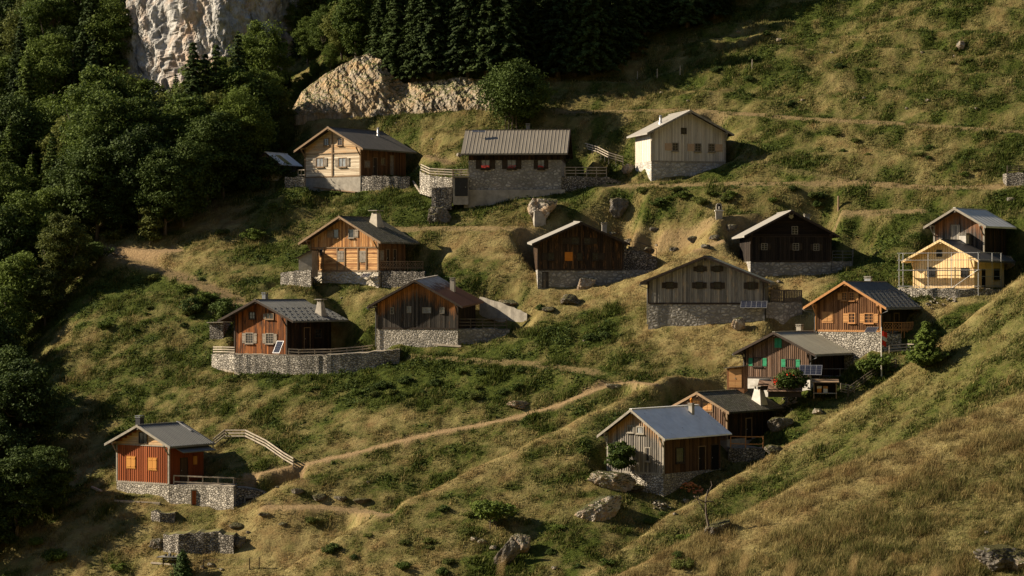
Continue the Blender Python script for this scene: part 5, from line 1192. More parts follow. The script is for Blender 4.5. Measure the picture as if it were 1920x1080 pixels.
def boulder(px, py, wpx, hpx, label, mat='rock', seed=1, depth=0.8, Y=None, sink=0.25, tilt=0.0, name='boulder', amp=0.35, group=None):
    p = ground_at(px, py) if Y is None else at(px, py, Y); s = p.y/F; a, c = wpx*s/2, hpx*s/2; b = a*depth
    bm = bmesh.new(); bmesh.ops.create_icosphere(bm, subdivisions=5, radius=1)
    rr = random.Random(seed*13+5); pl = []
    for _ in range(15):
        d_ = Vector((rr.gauss(0, 1), rr.gauss(0, 1), rr.gauss(0, 1))).normalized(); pl.append((d_, 0.72+0.3*rr.random()))
    pl.append((Vector((0.1, -0.1, 1)).normalized(), 0.8))
    for v in bm.verts:
        n = v.co.copy(); q = n*1.1+Vector((seed*5.3, seed*2.2, seed)); r = min(h_/max(n.dot(d_), 0.08) for d_, h_ in pl); r = min(r, 1.25)
        dd, _ = mnoise.voronoi(Vector((q.x*1.6, q.y*1.6, q.z*3.2))); cr = min(dd[1]-dd[0], 0.25)/0.25
        r *= 0.95+0.05*cr+amp*0.40*mnoise.fractal(q*1.3, 1.0, 2.0, 5)+amp*0.12*mnoise.fractal(q*6, 0.8, 2.0, 3); v.co = Vector((n.x*r*a, n.y*r*b, n.z*r*c))
    bmesh.ops.rotate(bm, verts=bm.verts, cent=(0, 0, 0), matrix=Matrix.Rotation(tilt, 3, 'Y'))
    me = bpy.data.meshes.new(name); bm.to_mesh(me); bm.free(); me.materials.append(M[mat]); o = link(me, name)
    o.location = p+Vector((0, b*0.4, c*(0.85-sink))); return tag(o, label, 'rock', group)
boulder(1143, 915, 84, 40, 'big pale boulder lying against the base of the silvery metal-roofed cabin', 'rock', 33, 0.8, sink=0.15, tilt=0.12)
boulder(1122, 968, 86, 50, 'long ochre and grey rock outcrop just below the big pale boulder', 'rock', 44, 0.6, sink=0.45, tilt=-0.6)
boulder(1190, 925, 60, 20, 'slanting grey rock slab beneath the stone corner of the metal-roofed cabin', 'rock_d', 5, 0.6, sink=0.2, tilt=-0.5)
boulder(952, 1058, 34, 66, 'tall leaning grey rock blade in the grass at the bottom centre', 'rock_d', 6, 0.5, sink=0.2, tilt=0.5)
boulder(978, 1035, 40, 44, 'blocky light rock beside the leaning grey rock blade', 'rock', 7, 0.7, sink=0.2)
boulder(1345, 1000, 52, 28, 'dark rounded rock at the foot of the bare little tree', 'rock_d', 8, 0.7, sink=0.3, tilt=-0.35)
boulder(1287, 944, 10, 11, 'small whitish stone alone in the grass below the metal-roofed cabin', 'rock', 9, 0.9, sink=0.1)
boulder(822, 418, 42, 42, 'dark jagged rock on the bank left of the niche rock', 'rock_d', 10, 0.6, sink=0.2, amp=0.5)
boulder(1014, 411, 56, 44, 'pale rock overhanging a small concrete niche on the bank', 'rock', 11, 0.9, sink=-0.15)
boulder(1160, 402, 36, 40, 'grey rock poking out of the bushy bank under the upper path', 'rock_d', 12, 0.7, sink=0.1)
boulder(1070, 570, 38, 24, 'rounded grey boulder on the brown grass under the big dark barn', 'rock_d', 13, 0.8, sink=0.15)
boulder(1030, 584, 26, 12, 'flat grey stone left of and below the rounded boulder', 'rock_d', 14, 0.8, sink=0.2)
boulder(1099, 547, 34, 32, 'upright pale boulder against the base of the big dark barn', 'rock', 15, 0.5, sink=0.05, Y=HS[5].Y-1.0)
boulder(1324, 466, 16, 10, 'dark stone beside the diagonal footpath', 'rock_d', 16, 0.8, sink=0.1)
boulder(1300, 452, 26, 14, 'broken grey rock in the brown slope above the diagonal footpath', 'rock_d', 17, 0.8, sink=0.3)
boulder(1372, 432, 26, 16, 'grey rock near the top of the brown slope left of the black house', 'rock_d', 27, 0.8, sink=0.2)
boulder(1386, 618, 28, 28, 'pointed grey rock below the blue solar panels', 'rock', 18, 0.7, sink=0.1, tilt=-0.3)
boulder(1803, 92, 18, 20, 'grey rock high up on the terraced meadow', 'rock', 19, 0.7, sink=0.1)
boulder(1897, 377, 14, 9, 'small white rock on the path near the right edge', 'rock', 20, 0.7, sink=0.0)
boulder(1886, 1066, 100, 56, 'dark craggy rock at the bottom right corner', 'rock_d', 21, 0.7, sink=0.25)
boulder(1915, 1070, 40, 34, 'pale rock in front of the dark craggy rock in the corner', 'rock', 22, 0.7, sink=0.1)
boulder(975, 764, 36, 18, 'low pile-like rock beside the long footpath', 'rock', 23, 0.7, sink=0.2, amp=0.6)
boulder(1152, 727, 30, 10, 'white flat stone under the upper end of the long footpath', 'rock', 24, 0.6, sink=0.3)
boulder(1535, 776, 20, 14, 'pale stone heap in the grass behind the tiled house', 'rock', 25, 0.8, sink=0.2)
boulder(1462, 805, 44, 34, 'grey rock outcrop behind the tiled house', 'rock_d', 26, 0.8, sink=0.3)
boulder(1450, 850, 36, 20, 'rough grey rock at the end of the wooden rail', 'rock_d', 28, 0.8, sink=0.2)
boulder(1180, 322, 22, 20, 'pale rock beside the left corner of the grey board barn', 'rock', 29, 0.8, sink=0.2)
boulder(1890, 505, 30, 34, 'pale rock bank right of the new yellow chalet', 'rock', 30, 0.8, sink=0.1)
boulder(395, 1063, 16, 10, 'round grey stone near the little spruce', 'rock', 31, 0.8, sink=0.1)
boulder(448, 1025, 22, 26, 'dark rock at the right end of the ruined wall', 'rock_d', 32, 0.8, sink=0.2, amp=0.5)
boulder(296, 1030, 34, 30, 'dark rock at the left end of the ruined wall', 'rock_d', 33, 0.8, sink=0.3, amp=0.5)
boulder(445, 990, 30, 14, 'dark half-buried rock above the ruined wall', 'rock_d', 34, 0.8, sink=0.3)
boulder(955, 572, 44, 14, 'grey stone block near the end of the slanting ramp wall', 'rock', 35, 0.6, sink=0.2)
for i, (px, py, w_, h_) in enumerate([(1180, 455, 20, 12), (1225, 432, 18, 10), (1262, 470, 16, 10), (1340, 448, 22, 12), (1395, 455, 14, 9), (1215, 470, 22, 10), (1150, 440, 14, 8)]):
    boulder(px, py, w_, h_, 'low dark stone bedded in the brown slope between the two dark barns', 'rock_d', 80+i, 0.8, sink=0.3, group='stones in the brown slope')
for i, (px, py, w_, h_) in enumerate([(600, 935, 34, 14), (640, 938, 26, 12), (680, 942, 30, 12), (560, 925, 22, 14), (500, 968, 26, 10), (530, 985, 18, 9)]):
    boulder(px, py, w_, h_, 'dark rock showing in the bank between the long footpath and the lower path', 'rock_d', 90+i, 0.8, sink=0.35, group='rocks in the bank below the long footpath')
# stones scattered in the grass
spots = [(1240, 175, 5), (1290, 190, 4), (1505, 190, 6), (1700, 205, 5), (1740, 190, 6), (1830, 205, 5), (1620, 185, 5), (1560, 100, 4), (1460, 77, 8), (1385, 62, 6), (1730, 100, 5), (1790, 107, 5), (742, 232, 3), (810, 262, 4), (862, 293, 9), (1232, 462, 5), (640, 560, 4), (870, 700, 4), (1095, 640, 4), (690, 905, 5), (520, 915, 5), (465, 1000, 6), (380, 1066, 7), (415, 1070, 6), (905, 1020, 12), (925, 1030, 10), (890, 1014, 9), (1265, 965, 5), (1040, 1068, 8), (1500, 505, 5), (1460, 530, 6), (1575, 590, 4), (1850, 1000, 6)]
for i, (px, py, w_) in enumerate(spots):
    boulder(px, py, w_*1.3, w_, 'small pale stone lying in the open meadow grass', 'rock', 50+i, 0.8, sink=0.1, name='stone', group='small stones scattered in the meadow')

# ---------------------------------------------------------------- fences
def fence(label, pts, h=1.05, rails=2, spacing=2.0, pw=0.12, rh=0.12, mat='w_fence', name='wooden_fence', Y=None, round_=False, cat='fence', lattice=False, top=True, post_mat=None, sag=0.0, planks=False):
    """pts: (px, py of the ground[, depth])"""
    P = []
    for q in pts:
        P.append(at(q[0], q[1], q[2]) if len(q) > 2 else ground_at(q[0], q[1]))
    root = empty(name, P[0], label=label, cat=cat); o0 = P[0]
    Q = []
    for a, b in zip(P[:-1], P[1:]):
        n = max(1, round((b-a).length/spacing))
        for i in range(n):
            q = a.lerp(b, i/n)
            Q.append(q)
    Q.append(P[-1]); Q = [q-o0 for q in Q]
    for q in Q:
        mb = MB()
        if round_: mb.tube([q-Vector((0, 0, 0.4)), q+Vector((0, 0, h))], pw/2, 8)
        else: mb.box(q.x-pw/2, q.x+pw/2, q.y-pw/2, q.y+pw/2, q.z-0.5, q.z+h)
        mb.build('post', M[post_mat or mat], root)
    for r_ in range(rails):
        z = h*(0.95-0.62*r_/max(1, rails-1)) if rails > 1 else h*0.95
        mb = MB()
        for a, b in zip(Q[:-1], Q[1:]):
            off = Vector((0, -pw/2-0.025, 0)); j1 = (rng.random()-.5)*sag; j2 = (rng.random()-.5)*sag
            if round_: mb.tube([a+Vector((0, 0, z)), b+Vector((0, 0, z))], rh/2, 6)
            else: mb.bar(a+off+Vector((0, 0, z+j1)), b+off+Vector((0, 0, z+j2)), 0.045, rh)
        mb.build('rail', M[mat], root)
    if lattice:
        mb = MB()
        for a, b in zip(Q[:-1], Q[1:]):
            L_ = (b-a).length; d = (b-a)/L_; n = max(2, int(L_/0.28)); off = Vector((0, -pw/2-0.055, 0))
            for s in (-1, 1):
                for i in range(-2, n+1):
                    t0, t1 = i/n*L_, (i/n*L_+0.62*h*1.0); z0, z1 = (0.14*h, 0.86*h) if s > 0 else (0.86*h, 0.14*h)
                    c0, c1 = max(0, t0), min(L_, t1)
                    if c1-c0 < 0.08: continue
                    zz = lambda t: z0+(z1-z0)*(t-t0)/(t1-t0)
                    mb.bar(a+d*c0+off+Vector((0, -0.012*s, zz(c0))), a+d*c1+off+Vector((0, -0.012*s, zz(c1))), 0.02, 0.045)
        mb.build('lattice', M[mat], root)
    if planks:
        mb = MB()
        for a, b in zip(Q[:-1], Q[1:]):
            L_ = (b-a).length; d = (b-a)/L_; n = int(L_/0.19)
            for i in range(n):
                c = a+d*(i+0.5)*L_/n+Vector((0, -0.12, 0)); hh = h*(0.93+0.1*rng.random())
                mb.box(c.x-0.075, c.x+0.075, c.y-0.02, c.y+0.02, c.z-0.1, c.z+hh)
        mb.build('planks', M[mat], root)
    return root
y = Yh
fence('wooden fence on the curved whitish wall left of the long stone house', [(789, 322, y[2]+5.2), (806, 330, y[2]+3.2), (848, 332.5, y[2]+1.7), (877, 332, y[2]+1.2)], 0.95, 3, 1.1, 0.1, 0.12)
fence('grey wooden fence on the wall right of the long stone house', [(1059, 331, y[2]+0.6), (1100, 331, y[2]+0.9), (1137, 331, y[2]+1.7)], 1.15, 3, 1.4, 0.1, 0.1, 'w_fence')
fence('weathered fence climbing the slope behind the right end of the stone house', [(1062, 272, y[2]+14), (1092, 281, y[2]+11.5), (1120, 289, y[2]+8), (1141, 300, y[2]+4.5), (1168, 308, y[2]+4)], 0.95, 3, 1.2, 0.1, 0.1, 'w_fence')
fence('lattice balcony rail in front of the orange chalet', [(712, 508, y[4]+0.2), (750, 508, y[4]+0.8), (793, 508, y[4]+2.4)], 1.15, 2, 1.2, 0.09, 0.08, 'w_trim', 'balcony_rail', lattice=True, cat='railing')
fence('pale rail fence on the rim of the curved terrace', [(541, 669.5, y[10]-1.9), (560, 671, y[10]-2.0), (620, 670, y[10]-1.4), (680, 665, y[10]+0.6), (720, 660, y[10]+2.6), (747, 656, y[10]+4.6)], 0.95, 3, 2.0, 0.11, 0.13, 'w_fence')
fence('short rail fence on the left end of the curved terrace', [(400, 664, y[10]+2.6), (418, 664, y[10]+0.8), (440, 665, y[10]-0.3)], 0.85, 3, 1.2, 0.1, 0.12, 'w_fence')
fence('rail fence slanting down behind the curved terrace', [(622, 622, y[10]+9.5), (668, 642, y[10]+6.5), (698, 655, y[10]+5.0), (747, 655, y[10]+5.0)], 0.9, 3, 2.4, 0.11, 0.13, 'w_fence')
fence('dark rail fence beside the barn with the rusty roof', [(860, 616, y[11]+0.5), (905, 616, y[11]+0.9), (950, 616, y[11]+2.4)], 1.1, 3, 1.6, 0.1, 0.1, 'w_fence_dark')
fence('thin dark rail on the sloping rubble wall right of the big dark barn', [(1170, 466, y[5]+3.7), (1200, 472, y[5]+3.8), (1231, 484, y[5]+4.1)], 1.1, 2, 1.2, 0.06, 0.05, 'darkmetal', 'metal_railing', round_=True, cat='railing')
fence('dark plank fence on the wall right of the silver-grey barn', [(1446, 567, y[6]+0.6), (1470, 567, y[6]+0.9), (1503, 567, y[6]+1.9)], 1.35, 2, 1.7, 0.12, 0.1, 'w_fence_dark', 'plank_fence', planks=True)
fence('grey tube railing on the terrace right of the black house', [(1561, 489.5, y[7]+0.6), (1580, 489.5, y[7]+1.0), (1598, 489.5, y[7]+2.0), (1601, 484, y[7]+5)], 1.15, 3, 1.2, 0.07, 0.05, 'lead', 'metal_railing', round_=True, cat='railing')
fence('orange lattice balcony rail on the brown board chalet', [(1657, 625, y[12]+0.4), (1690, 625, y[12]+0.9), (1712, 624, y[12]+4)], 1.15, 2, 1.0, 0.09, 0.09, 'w_trim_orange', 'balcony_rail', lattice=True, cat='railing')
fence('rail fence in the grass below the brown board chalet', [(1668, 664), (1700, 662), (1730, 662)], 0.95, 3, 1.9, 0.12, 0.12, 'w_fence')
fence('new light wooden rail in front of the tiled house', [(1370, 839, y[14]-0.9), (1398, 840, y[14]-1.2), (1431, 840, y[14]-0.6)], 1.15, 2, 1.8, 0.1, 0.09, 'w_trim_orange', 'wooden_railing', cat='railing')
fence('rail fence along the terrace of the red cabin', [(326, 909, y[16]+0.1), (380, 911.5, y[16]-0.7), (438, 913.5, y[16]-1.3)], 1.0, 2, 1.45, 0.12, 0.13, 'w_fence')
fence('darker rail fence behind the shaded end of the red cabin terrace', [(441, 914, y[16]-1.0), (478, 917, y[16]+0.4), (520, 914, y[16]+2.4)], 0.95, 3, 1.6, 0.12, 0.12, 'w_fence_dark')
fence('curved three-rail fence on the rise right of the red cabin', [(400, 840), (421, 823), (460, 823), (498, 842), (532, 866), (550, 880)], 0.98, 3, 2.3, 0.12, 0.14, 'w_fence')
fence('three-rail garden fence running down beside the flagpole', [(1590, 744), (1620, 722), (1652, 700), (1680, 690)], 0.95, 3, 2.0, 0.11, 0.1, 'w_fence_dark')
fence('slanted picket panel beside the beehive shelter', [(1577, 741, y[13]-1.2), (1602, 746, y[13]-1.8)], 1.2, 4, 1.4, 0.1, 0.1, 'w_fence')
fence('wire fence post line with thin posts at the bottom left', [(382, 1070), (468, 1068), (486, 1066)], 1.1, 1, 4.0, 0.09, 0.015, 'w_fence_dark', 'wire_fence')
fence('rails on top of the rough stone wall at the right edge', [(1889, 324, march(H_base, 1905, 346)+0.5), (1932, 324, march(H_base, 1905, 346)+0.5)], 0.8, 3, 1.6, 0.1, 0.1, 'w_fence_dark')
fence('pale handrail in front of the small shed', [(559, 333, y[1]+3.0), (571, 333, y[1]+2.0)], 1.0, 2, 0.8, 0.08, 0.08, 'w_fence')
for i, (px, py) in enumerate([(1410, 128), (1232, 146), (1275, 140), (1195, 150)]):
    p = ground_at(px, py); mb = MB(); mb.tube([(0, 0, -0.3), (0.04, 0, 1.15)], [0.06, 0.05], 6); o = mb.build('fence_post', M['w_fence'], loc=p)
    tag(o, ['thin stake standing in the terraced meadow at the upper right', 'leaning stake at the edge of the shaded slope, second from the left', 'stake at the edge of the shaded slope, right of the two others', 'leftmost stake at the edge of the shaded slope'][i], 'post')
p = ground_at(1572, 393); mb = MB(); mb.tube([(0, 0, -0.3), (0, 0, 1.55)], 0.11, 8); tag(mb.build('wooden_post', M['w_trim'], loc=p), 'single upright wooden post beside the path above the black house', 'post')

# ---------------------------------------------------------------- house-side things
def solar(label, px, py, Y, wm, hm, yaw, tilt, n=4, legs=0.0, stand='bracket'):
    root = empty('solar_panel', at(px, py, Y), yaw, label=label, cat='solar panel'); c, s = math.cos(tilt), math.sin(tilt)
    def T(u, v, d): return (u, v*c-d*s*-1*0-d*s*0 + d*s, v*s*1.0 - d*c*-1)      # v climbs backwards
    T = lambda u, v, d: (u, v*c-d*s, v*s+d*c)
    for i in range(n):
        u0, u1 = -wm/2+wm*i/n+0.03, -wm/2+wm*(i+1)/n-0.03
        mb = MB(); pbox(mb, lambda a_, b_, d_: T(a_, b_, d_), u0, u1, -hm/2, hm/2, 0.0, 0.04); mb.build('cells', M['solar'], root)
    mb = MB()
    for i in range(n+1):
        u = -wm/2+wm*i/n; pbox(mb, T, u-0.018, u+0.018, -hm/2-0.05, hm/2+0.05, -0.03, 0.05)
    for v in (-hm/2-0.03, hm/2+0.03): pbox(mb, T, -wm/2-0.029, wm/2+0.029, v-0.018, v+0.018, -0.029, 0.049)
    mb.build('frame', M['steel'], root)
    mb = MB(); q = Vector(T(0, 0, -0.03))
    if stand == 'post': mb.tube([q, (0, 0, -legs)], 0.06, 8)
    else:
        for u in (-wm*0.35, wm*0.35):
            a, b = Vector(T(u, hm/2, -0.03)), Vector(T(u, -hm/2, -0.03)); mb.bar(a, (a.x, a.y+0.15, a.z), 0.05, 0.05); mb.bar(b, (b.x, a.y+0.1, b.z-0.25-legs), 0.05, 0.05)
    mb.build('stand' if stand == 'post' else 'bracket', M['steel'], root); return root
a4 = -HS[4].a
solar('small solar panel on the white base of the orange chalet', 686, 516.5, y[4]+0.2, 1.15, 0.6, a4, R(35), 3)
solar('row of blue solar panels under the right window of the silver-grey barn', 1413.5, 571, y[6]-0.35, 2.75, 0.85, -HS[6].a, R(48), 5)
solar('tilted solar panel leaning at the corner of the burnt-orange chalet', 522, 651, y[10]-1.15, 0.9, 1.45, -HS[10].a, R(58), 1, 0.6)
solar('grey solar panel on the base of the brown board chalet', 1634, 618.5, y[12]-0.5, 1.2, 0.8, -HS[12].a, R(35), 1)
solar('four grey solar panels on a post beside the green-shuttered chalet', 1520, 694, y[13]-1.4, 2.2, 1.05, -R(14), R(55), 4, 1.9, 'post')
solar('slim blue solar panel near the ridge of the stone house roof', 897.5, 246.5, Yh[2]+4.0-0.9, 1.55, 0.35, 0.05, R(28), 2)
# cellar block with dark metal door, left of the stone house
Yc = y[2]-0.4; p0, p1 = at(849, 368, Yc), at(878, 368, Yc); zt = at(849, 332, Yc).z
root = empty('cellar_block', p0, label='concrete cellar block with a dark metal door, left end of the stone house', cat='cellar')
w_ = p1.x-p0.x; hh = zt-p0.z; mb = MB(); mb.box(0, w_, 0.05, 3, -1, hh); mb.build('walls', M['concrete'], root)
mb = MB(); mb.box(-0.1, w_+0.05, -0.1, 3.1, hh+0.003, hh+0.12); mb.build('top_slab', M['concrete'], root)
mb = MB(); mb.box(0.25, w_-0.05, 0.0, 0.046, 0.02, hh-0.1); d_ = mb.build('door', M['darkmetal'], root); mb = MB(); mb.box(w_-0.35, w_-0.28, -0.05, -0.002, hh*0.45, hh*0.5); mb.build('handle', M['steel'], d_)
carve((p0.x, p0.y), 0, 0, w_, -1, 0.0, p0.z, 1.5)
# table and orange chair on that terrace
p = at(858, 330.5, y[2]+1.8); root = empty('garden_table', p, label='small garden table on the terrace left of the stone house', cat='table')
mb = MB(); mb.box(-0.6, 0.6, -0.35, 0.35, 0.7, 0.75); mb.build('table_top', M['w_trim'], root)
for sx in (-.5, .5):
    for sy in (-.28, .28): mb = MB(); mb.box(sx-0.03, sx+0.03, sy-0.03, sy+0.03, 0, 0.7); mb.build('leg', M['w_trim'], root)
def face_y(label, px): q = FACE[label]; return float(np.interp(px, [a_[0] for a_ in q], [a_[1] for a_ in q]))
DL, SL = 'pale stone terrace wall with a small red door, right of the red cabin', 'shaded end of the red cabin terrace with a small shuttered window'
# red door and shuttered window let into the red cabin terrace
def inset(name, label, x0, y0, x1, y1, Y, m, yaw=0.0, cat='door', sill=False):
    p = at((x0+x1)/2, y1, Y); s = Y/F; w_ = (x1-x0)*s; hh = (y1-y0)*s; root = empty(name, p, yaw, label=label, cat=cat)
    mb = MB(); mb.box(-w_/2, w_/2, -0.03, 0.25, 0, hh)
    n = 5
    for i in range(n): mb.box(-w_/2+0.01, w_/2-0.01, -0.05, -0.031, hh*i/n+0.02, hh*(i+1)/n-0.02)
    mb.build('leaf' if cat == 'door' else 'panel', M[m], root)
    mb = MB(); mb.box(-w_/2-0.12, -w_/2-0.003, -0.04, 0.25, -0.05, hh); mb.box(w_/2+0.003, w_/2+0.12, -0.04, 0.25, -0.05, hh); mb.box(-w_/2-0.12, w_/2+0.12, -0.045, 0.25, hh+0.003, hh+0.14)
    mb.build('frame', M['concrete'], root)
    if sill: mb = MB(); mb.box(-w_/2-0.2, w_/2+0.2, -0.12, 0.2, -0.13, -0.055); mb.build('sill', M['whitewash'], root)
inset('cellar_door', 'small red door in the stone terrace wall of the red cabin', 360, 920, 368, 946, face_y(DL, 364)-0.1, 'w_red', 0.15)
inset('cellar_window', 'dark shuttered opening in the shaded end of the red cabin terrace', 460, 934, 474, 945, face_y(SL, 467)-0.12, 'shut_dark', 0.3, 'window', True)
# scaffolding round the new chalet
def scaffold():
    H9 = HS[9]; O = H9.O; root = empty('scaffolding', (O.x, O.y, H9.zb), -H9.a, label='silver tube scaffolding standing around the new yellow chalet', cat='scaffolding'); W, L = H9.W, H9.L
    zt = 3.9; xs_ = [-1.1, W*0.33, W*0.72, W+1.1]; fy = -1.3
    posts = [(x, fy, 5 if 0 < i < 3 else 3) for i, x in enumerate(xs_)]+[(-1.1, -0.35, 3), (W+1.1, 2.2, 3), (W+1.1, 4.5, 3)]
    for x, y_, dz in posts: mb = MB(); mb.tube([(x, y_, -1.3), (x, y_, zt)], 0.035, 6); mb.build('upright_tube', M['steel'], root)
    for z in (0.35, 1.35, 2.05, 3.1, 3.85):
        if z != 1.35: mb = MB(); mb.tube([(-1.3, fy-0.05, z), (W+1.3, fy-0.05, z)], 0.028, 6); mb.build('cross_tube', M['steel'], root)
        mb = MB(); mb.tube([(W+1.15, fy-0.2, z+0.03), (W+1.15, 4.7, z+0.03)], 0.028, 6); mb.build('cross_tube', M['steel'], root)
        mb = MB(); mb.tube([(-1.15, fy-0.2, z+0.03), (-1.15, -0.2, z+0.03)], 0.028, 6); mb.build('cross_tube', M['steel'], root)
    mb = MB(); mb.tube([(W*0.72, fy-0.1, 0.1), (W+1.1, fy-0.1, 2.05)], 0.028, 6); mb.build('brace', M['steel'], root)
    mb = MB(); mb.box(-1.2, W+1.2, fy, fy+0.6, 1.98, 2.04); mb.build('deck_board', M['w_fence'], root)
    mb = MB(); mb.box(-0.6, W+1.5, fy+0.1, fy+0.55, 0.12, 0.2); mb.build('deck_board', M['w_yellow'], root)
scaffold()
# lean-to shed left of the orange chalet
def small_shed(name, label, px, py, Y, wm, dm, hm, yaw, wall, roofm, doorm=None, slope=0.25, cat='shed'):
    root = empty(name, at(px, py, Y), yaw, label=label, cat=cat)
    mb = MB(); mb.hexa([(0, 0, -1), (wm, 0, -1), (wm, dm, -1), (0, dm, -1), (0, 0, hm), (wm, 0, hm+slope*wm), (wm, dm, hm+slope*wm), (0, dm, hm)]); mb.build('wall', M[wall], root)
    mb = MB(); z = lambda x: hm+slope*x+0.01; mb.hexa([(-0.25, -0.3, z(-0.25)), (wm+0.1, -0.3, z(wm+0.1)), (wm+0.1, dm+0.1, z(wm+0.1)), (-0.25, dm+0.1, z(-0.25)), (-0.25, -0.3, z(-0.25)+0.08), (wm+0.1, -0.3, z(wm+0.1)+0.08), (wm+0.1, dm+0.1, z(wm+0.1)+0.08), (-0.25, dm+0.1, z(-0.25)+0.08)]); mb.build('roof', M[roofm], root)
    if doorm:
        mb = MB()
        for i in range(2): mb.box(wm*0.12+i*wm*0.38, wm*0.12+(i+1)*wm*0.38-0.02, -0.05, -0.005, 0.05, hm-0.05)
        d_ = mb.build('door', M[doorm], root); mb = MB(); mb.box(wm*0.5-0.03, wm*0.5+0.03, -0.08, -0.052, hm*0.45, hm*0.52); mb.build('handle', M['steel'], d_)
    return root
small_shed('lean_to', 'grey lean-to shed against the left side of the orange chalet', 560, 503, y[4]+2.4, 1.6, 2.5, 1.25, -0.2, 'concrete', 'w_trim_dark', None, 0.5)
small_shed('garden_shed', 'small brown double-door shed at the left corner of the green-shuttered chalet', 1363, 727, y[13]+0.6, 1.75, 1.5, 1.95, -0.35, 'w_brown', 'r_dark', 'shut_brown', 0.12)
small_shed('wood_shelter', 'low stone shelter with flat roof left of the burnt-orange chalet', 393, 622, y[10]+6.5, 1.7, 2, 1.0, -0.3, 'stone_dry', 'w_fence', None, 0.03)
# beehive shelter
p = at(1526, 740, y[13]-2.4); root = empty('hive_shelter', p, -0.12, label='open wooden shelter with two pale boxes beside the green-shuttered chalet', cat='shelter')
for x in (0, 2.2):
    for yy in (0, 1.3): mb = MB(); mb.box(x-0.05, x+0.05, yy-0.05, yy+0.05, -0.4, 1.2); mb.build('post', M['w_trim'], root)
mb = MB(); mb.box(-0.06, 2.26, -0.1, 1.4, 0.1, 0.18); mb.build('floor', M['w_trim_grey'], root)
mb = MB(); mb.hexa([(-0.2, -0.3, 1.18), (2.45, -0.3, 1.18), (2.45, 1.5, 1.4), (-0.2, 1.5, 1.4), (-0.2, -0.3, 1.26), (2.45, -0.3, 1.26), (2.45, 1.5, 1.48), (-0.2, 1.5, 1.48)]); mb.build('roof', M['w_trim'], root)
mb = MB(); mb.box(0.05, 2.15, 1.28, 1.34, 0.18, 1.2); mb.build('back_wall', M['w_trim_dark'], root); mb = MB(); mb.box(2.2, 2.24, 0.05, 1.25, 0.18, 1.15); mb.build('side_wall', M['w_trim'], root)
for i, x in enumerate((0.35, 0.95)):
    q = at(1526, 740, y[13]-2.4)+Vector((x, 0.2-0.12*x, 0.185)); r2 = empty('beehive', q, -0.12, label=['orange and cream beehive box, left one in the shelter', 'white beehive box, right one in the shelter'][i], cat='beehive')
    mb = MB(); mb.box(0, 0.42, 0, 0.42, 0, 0.42); mb.build('lower_box', M['orange_pan' if i == 0 else 'whitewash'], r2); mb = MB(); mb.box(-0.02, 0.44, -0.02, 0.44, 0.423, 0.66); mb.build('lid', M['whitewash' if i == 0 else 'w_trim_orange'], r2)
# slabs, flagpole, garden pen
for i, (px, py, wm, dm, hm, lab) in enumerate([(1422, 724, 2.5, 1.2, 0.5, 'low brown-roofed box against the white base of the green-shuttered chalet'), (1440, 737, 3.3, 1.0, 0.75, 'long tilted wooden cover in front of the green-shuttered chalet')]):
    p = at(px, py, y[13]-1.3-1.2*i); root = empty('cold_frame', p, -0.1, label=lab, cat='box')
    mb = MB(); mb.box(0, wm, 0, dm, -0.4, hm*0.5); mb.build('box_sides', M['w_trim_dark'], root)
    mb = MB(); mb.hexa([(-0.1, -0.15, hm*0.5+0.01-0.25), (wm+0.1, -0.15, hm*0.5+0.01-0.25), (wm-0.1, dm, hm+0.1), (0.1, dm, hm+0.1), (-0.1, -0.15, hm*0.5+0.06-0.25), (wm+0.1, -0.15, hm*0.5+0.06-0.25), (wm-0.1, dm, hm+0.16), (0.1, dm, hm+0.16)]); mb.build('lid', M['w_greybrown'], root)
p = at(1652.8, 697, y[13]-0.5); root = empty('flagpole', p, label='thin white flagpole right of the green-shuttered chalet', cat='flagpole'); Ls = 82*p.y/F
mb = MB(); mb.tube([(0, 0, -0.5), (0, 0, Ls)], [0.075, 0.05], 8); mb.build('pole', M['whitewash'], root); mb = MB(); mb.tube([(0, 0, Ls), (0, 0, Ls+0.1)], [0.07, 0.02], 8); mb.build('finial', M['steel'], root)
fr = empty('flag', p+Vector((0, 0, Ls*0.62)), label='limp red and white flag hanging on the flagpole', cat='flag')
for k_, (z0, z1, m_) in enumerate([(0, 0.5, 'geranium'), (0.5, 0.9, 'whitewash'), (0.9, 1.4, 'geranium')]):
    mb = MB(); n = 8; pr = []
    for i in range(n+1):
        t = i/n; pr.append((0.07+0.5*t*(0.8+0.2*z0), 0.07*math.sin(t*9+z0), -0.25*t))
    for i in range(n):
        a_, b_ = pr[i], pr[i+1]; mb.hexa([(a_[0], a_[1], z0+a_[2]), (b_[0], b_[1], z0+b_[2]), (b_[0], b_[1]+0.012, z0+b_[2]), (a_[0], a_[1]+0.012, z0+a_[2]), (a_[0], a_[1], z1+a_[2]), (b_[0], b_[1], z1+b_[2]), (b_[0], b_[1]+0.012, z1+b_[2]), (a_[0], a_[1]+0.012, z1+a_[2])])
    mb.build('red_band' if m_ == 'geranium' else 'white_band', M[m_], fr)
fence('white tube frame of the little garden pen beside the solar panels', [(1537, 712, y[13]+1.0), (1575, 712, y[13]+1.2), (1606, 712, y[13]+2.5)], 1.15, 2, 2.2, 0.045, 0.035, 'steel', 'pen_frame', round_=True, cat='pen')
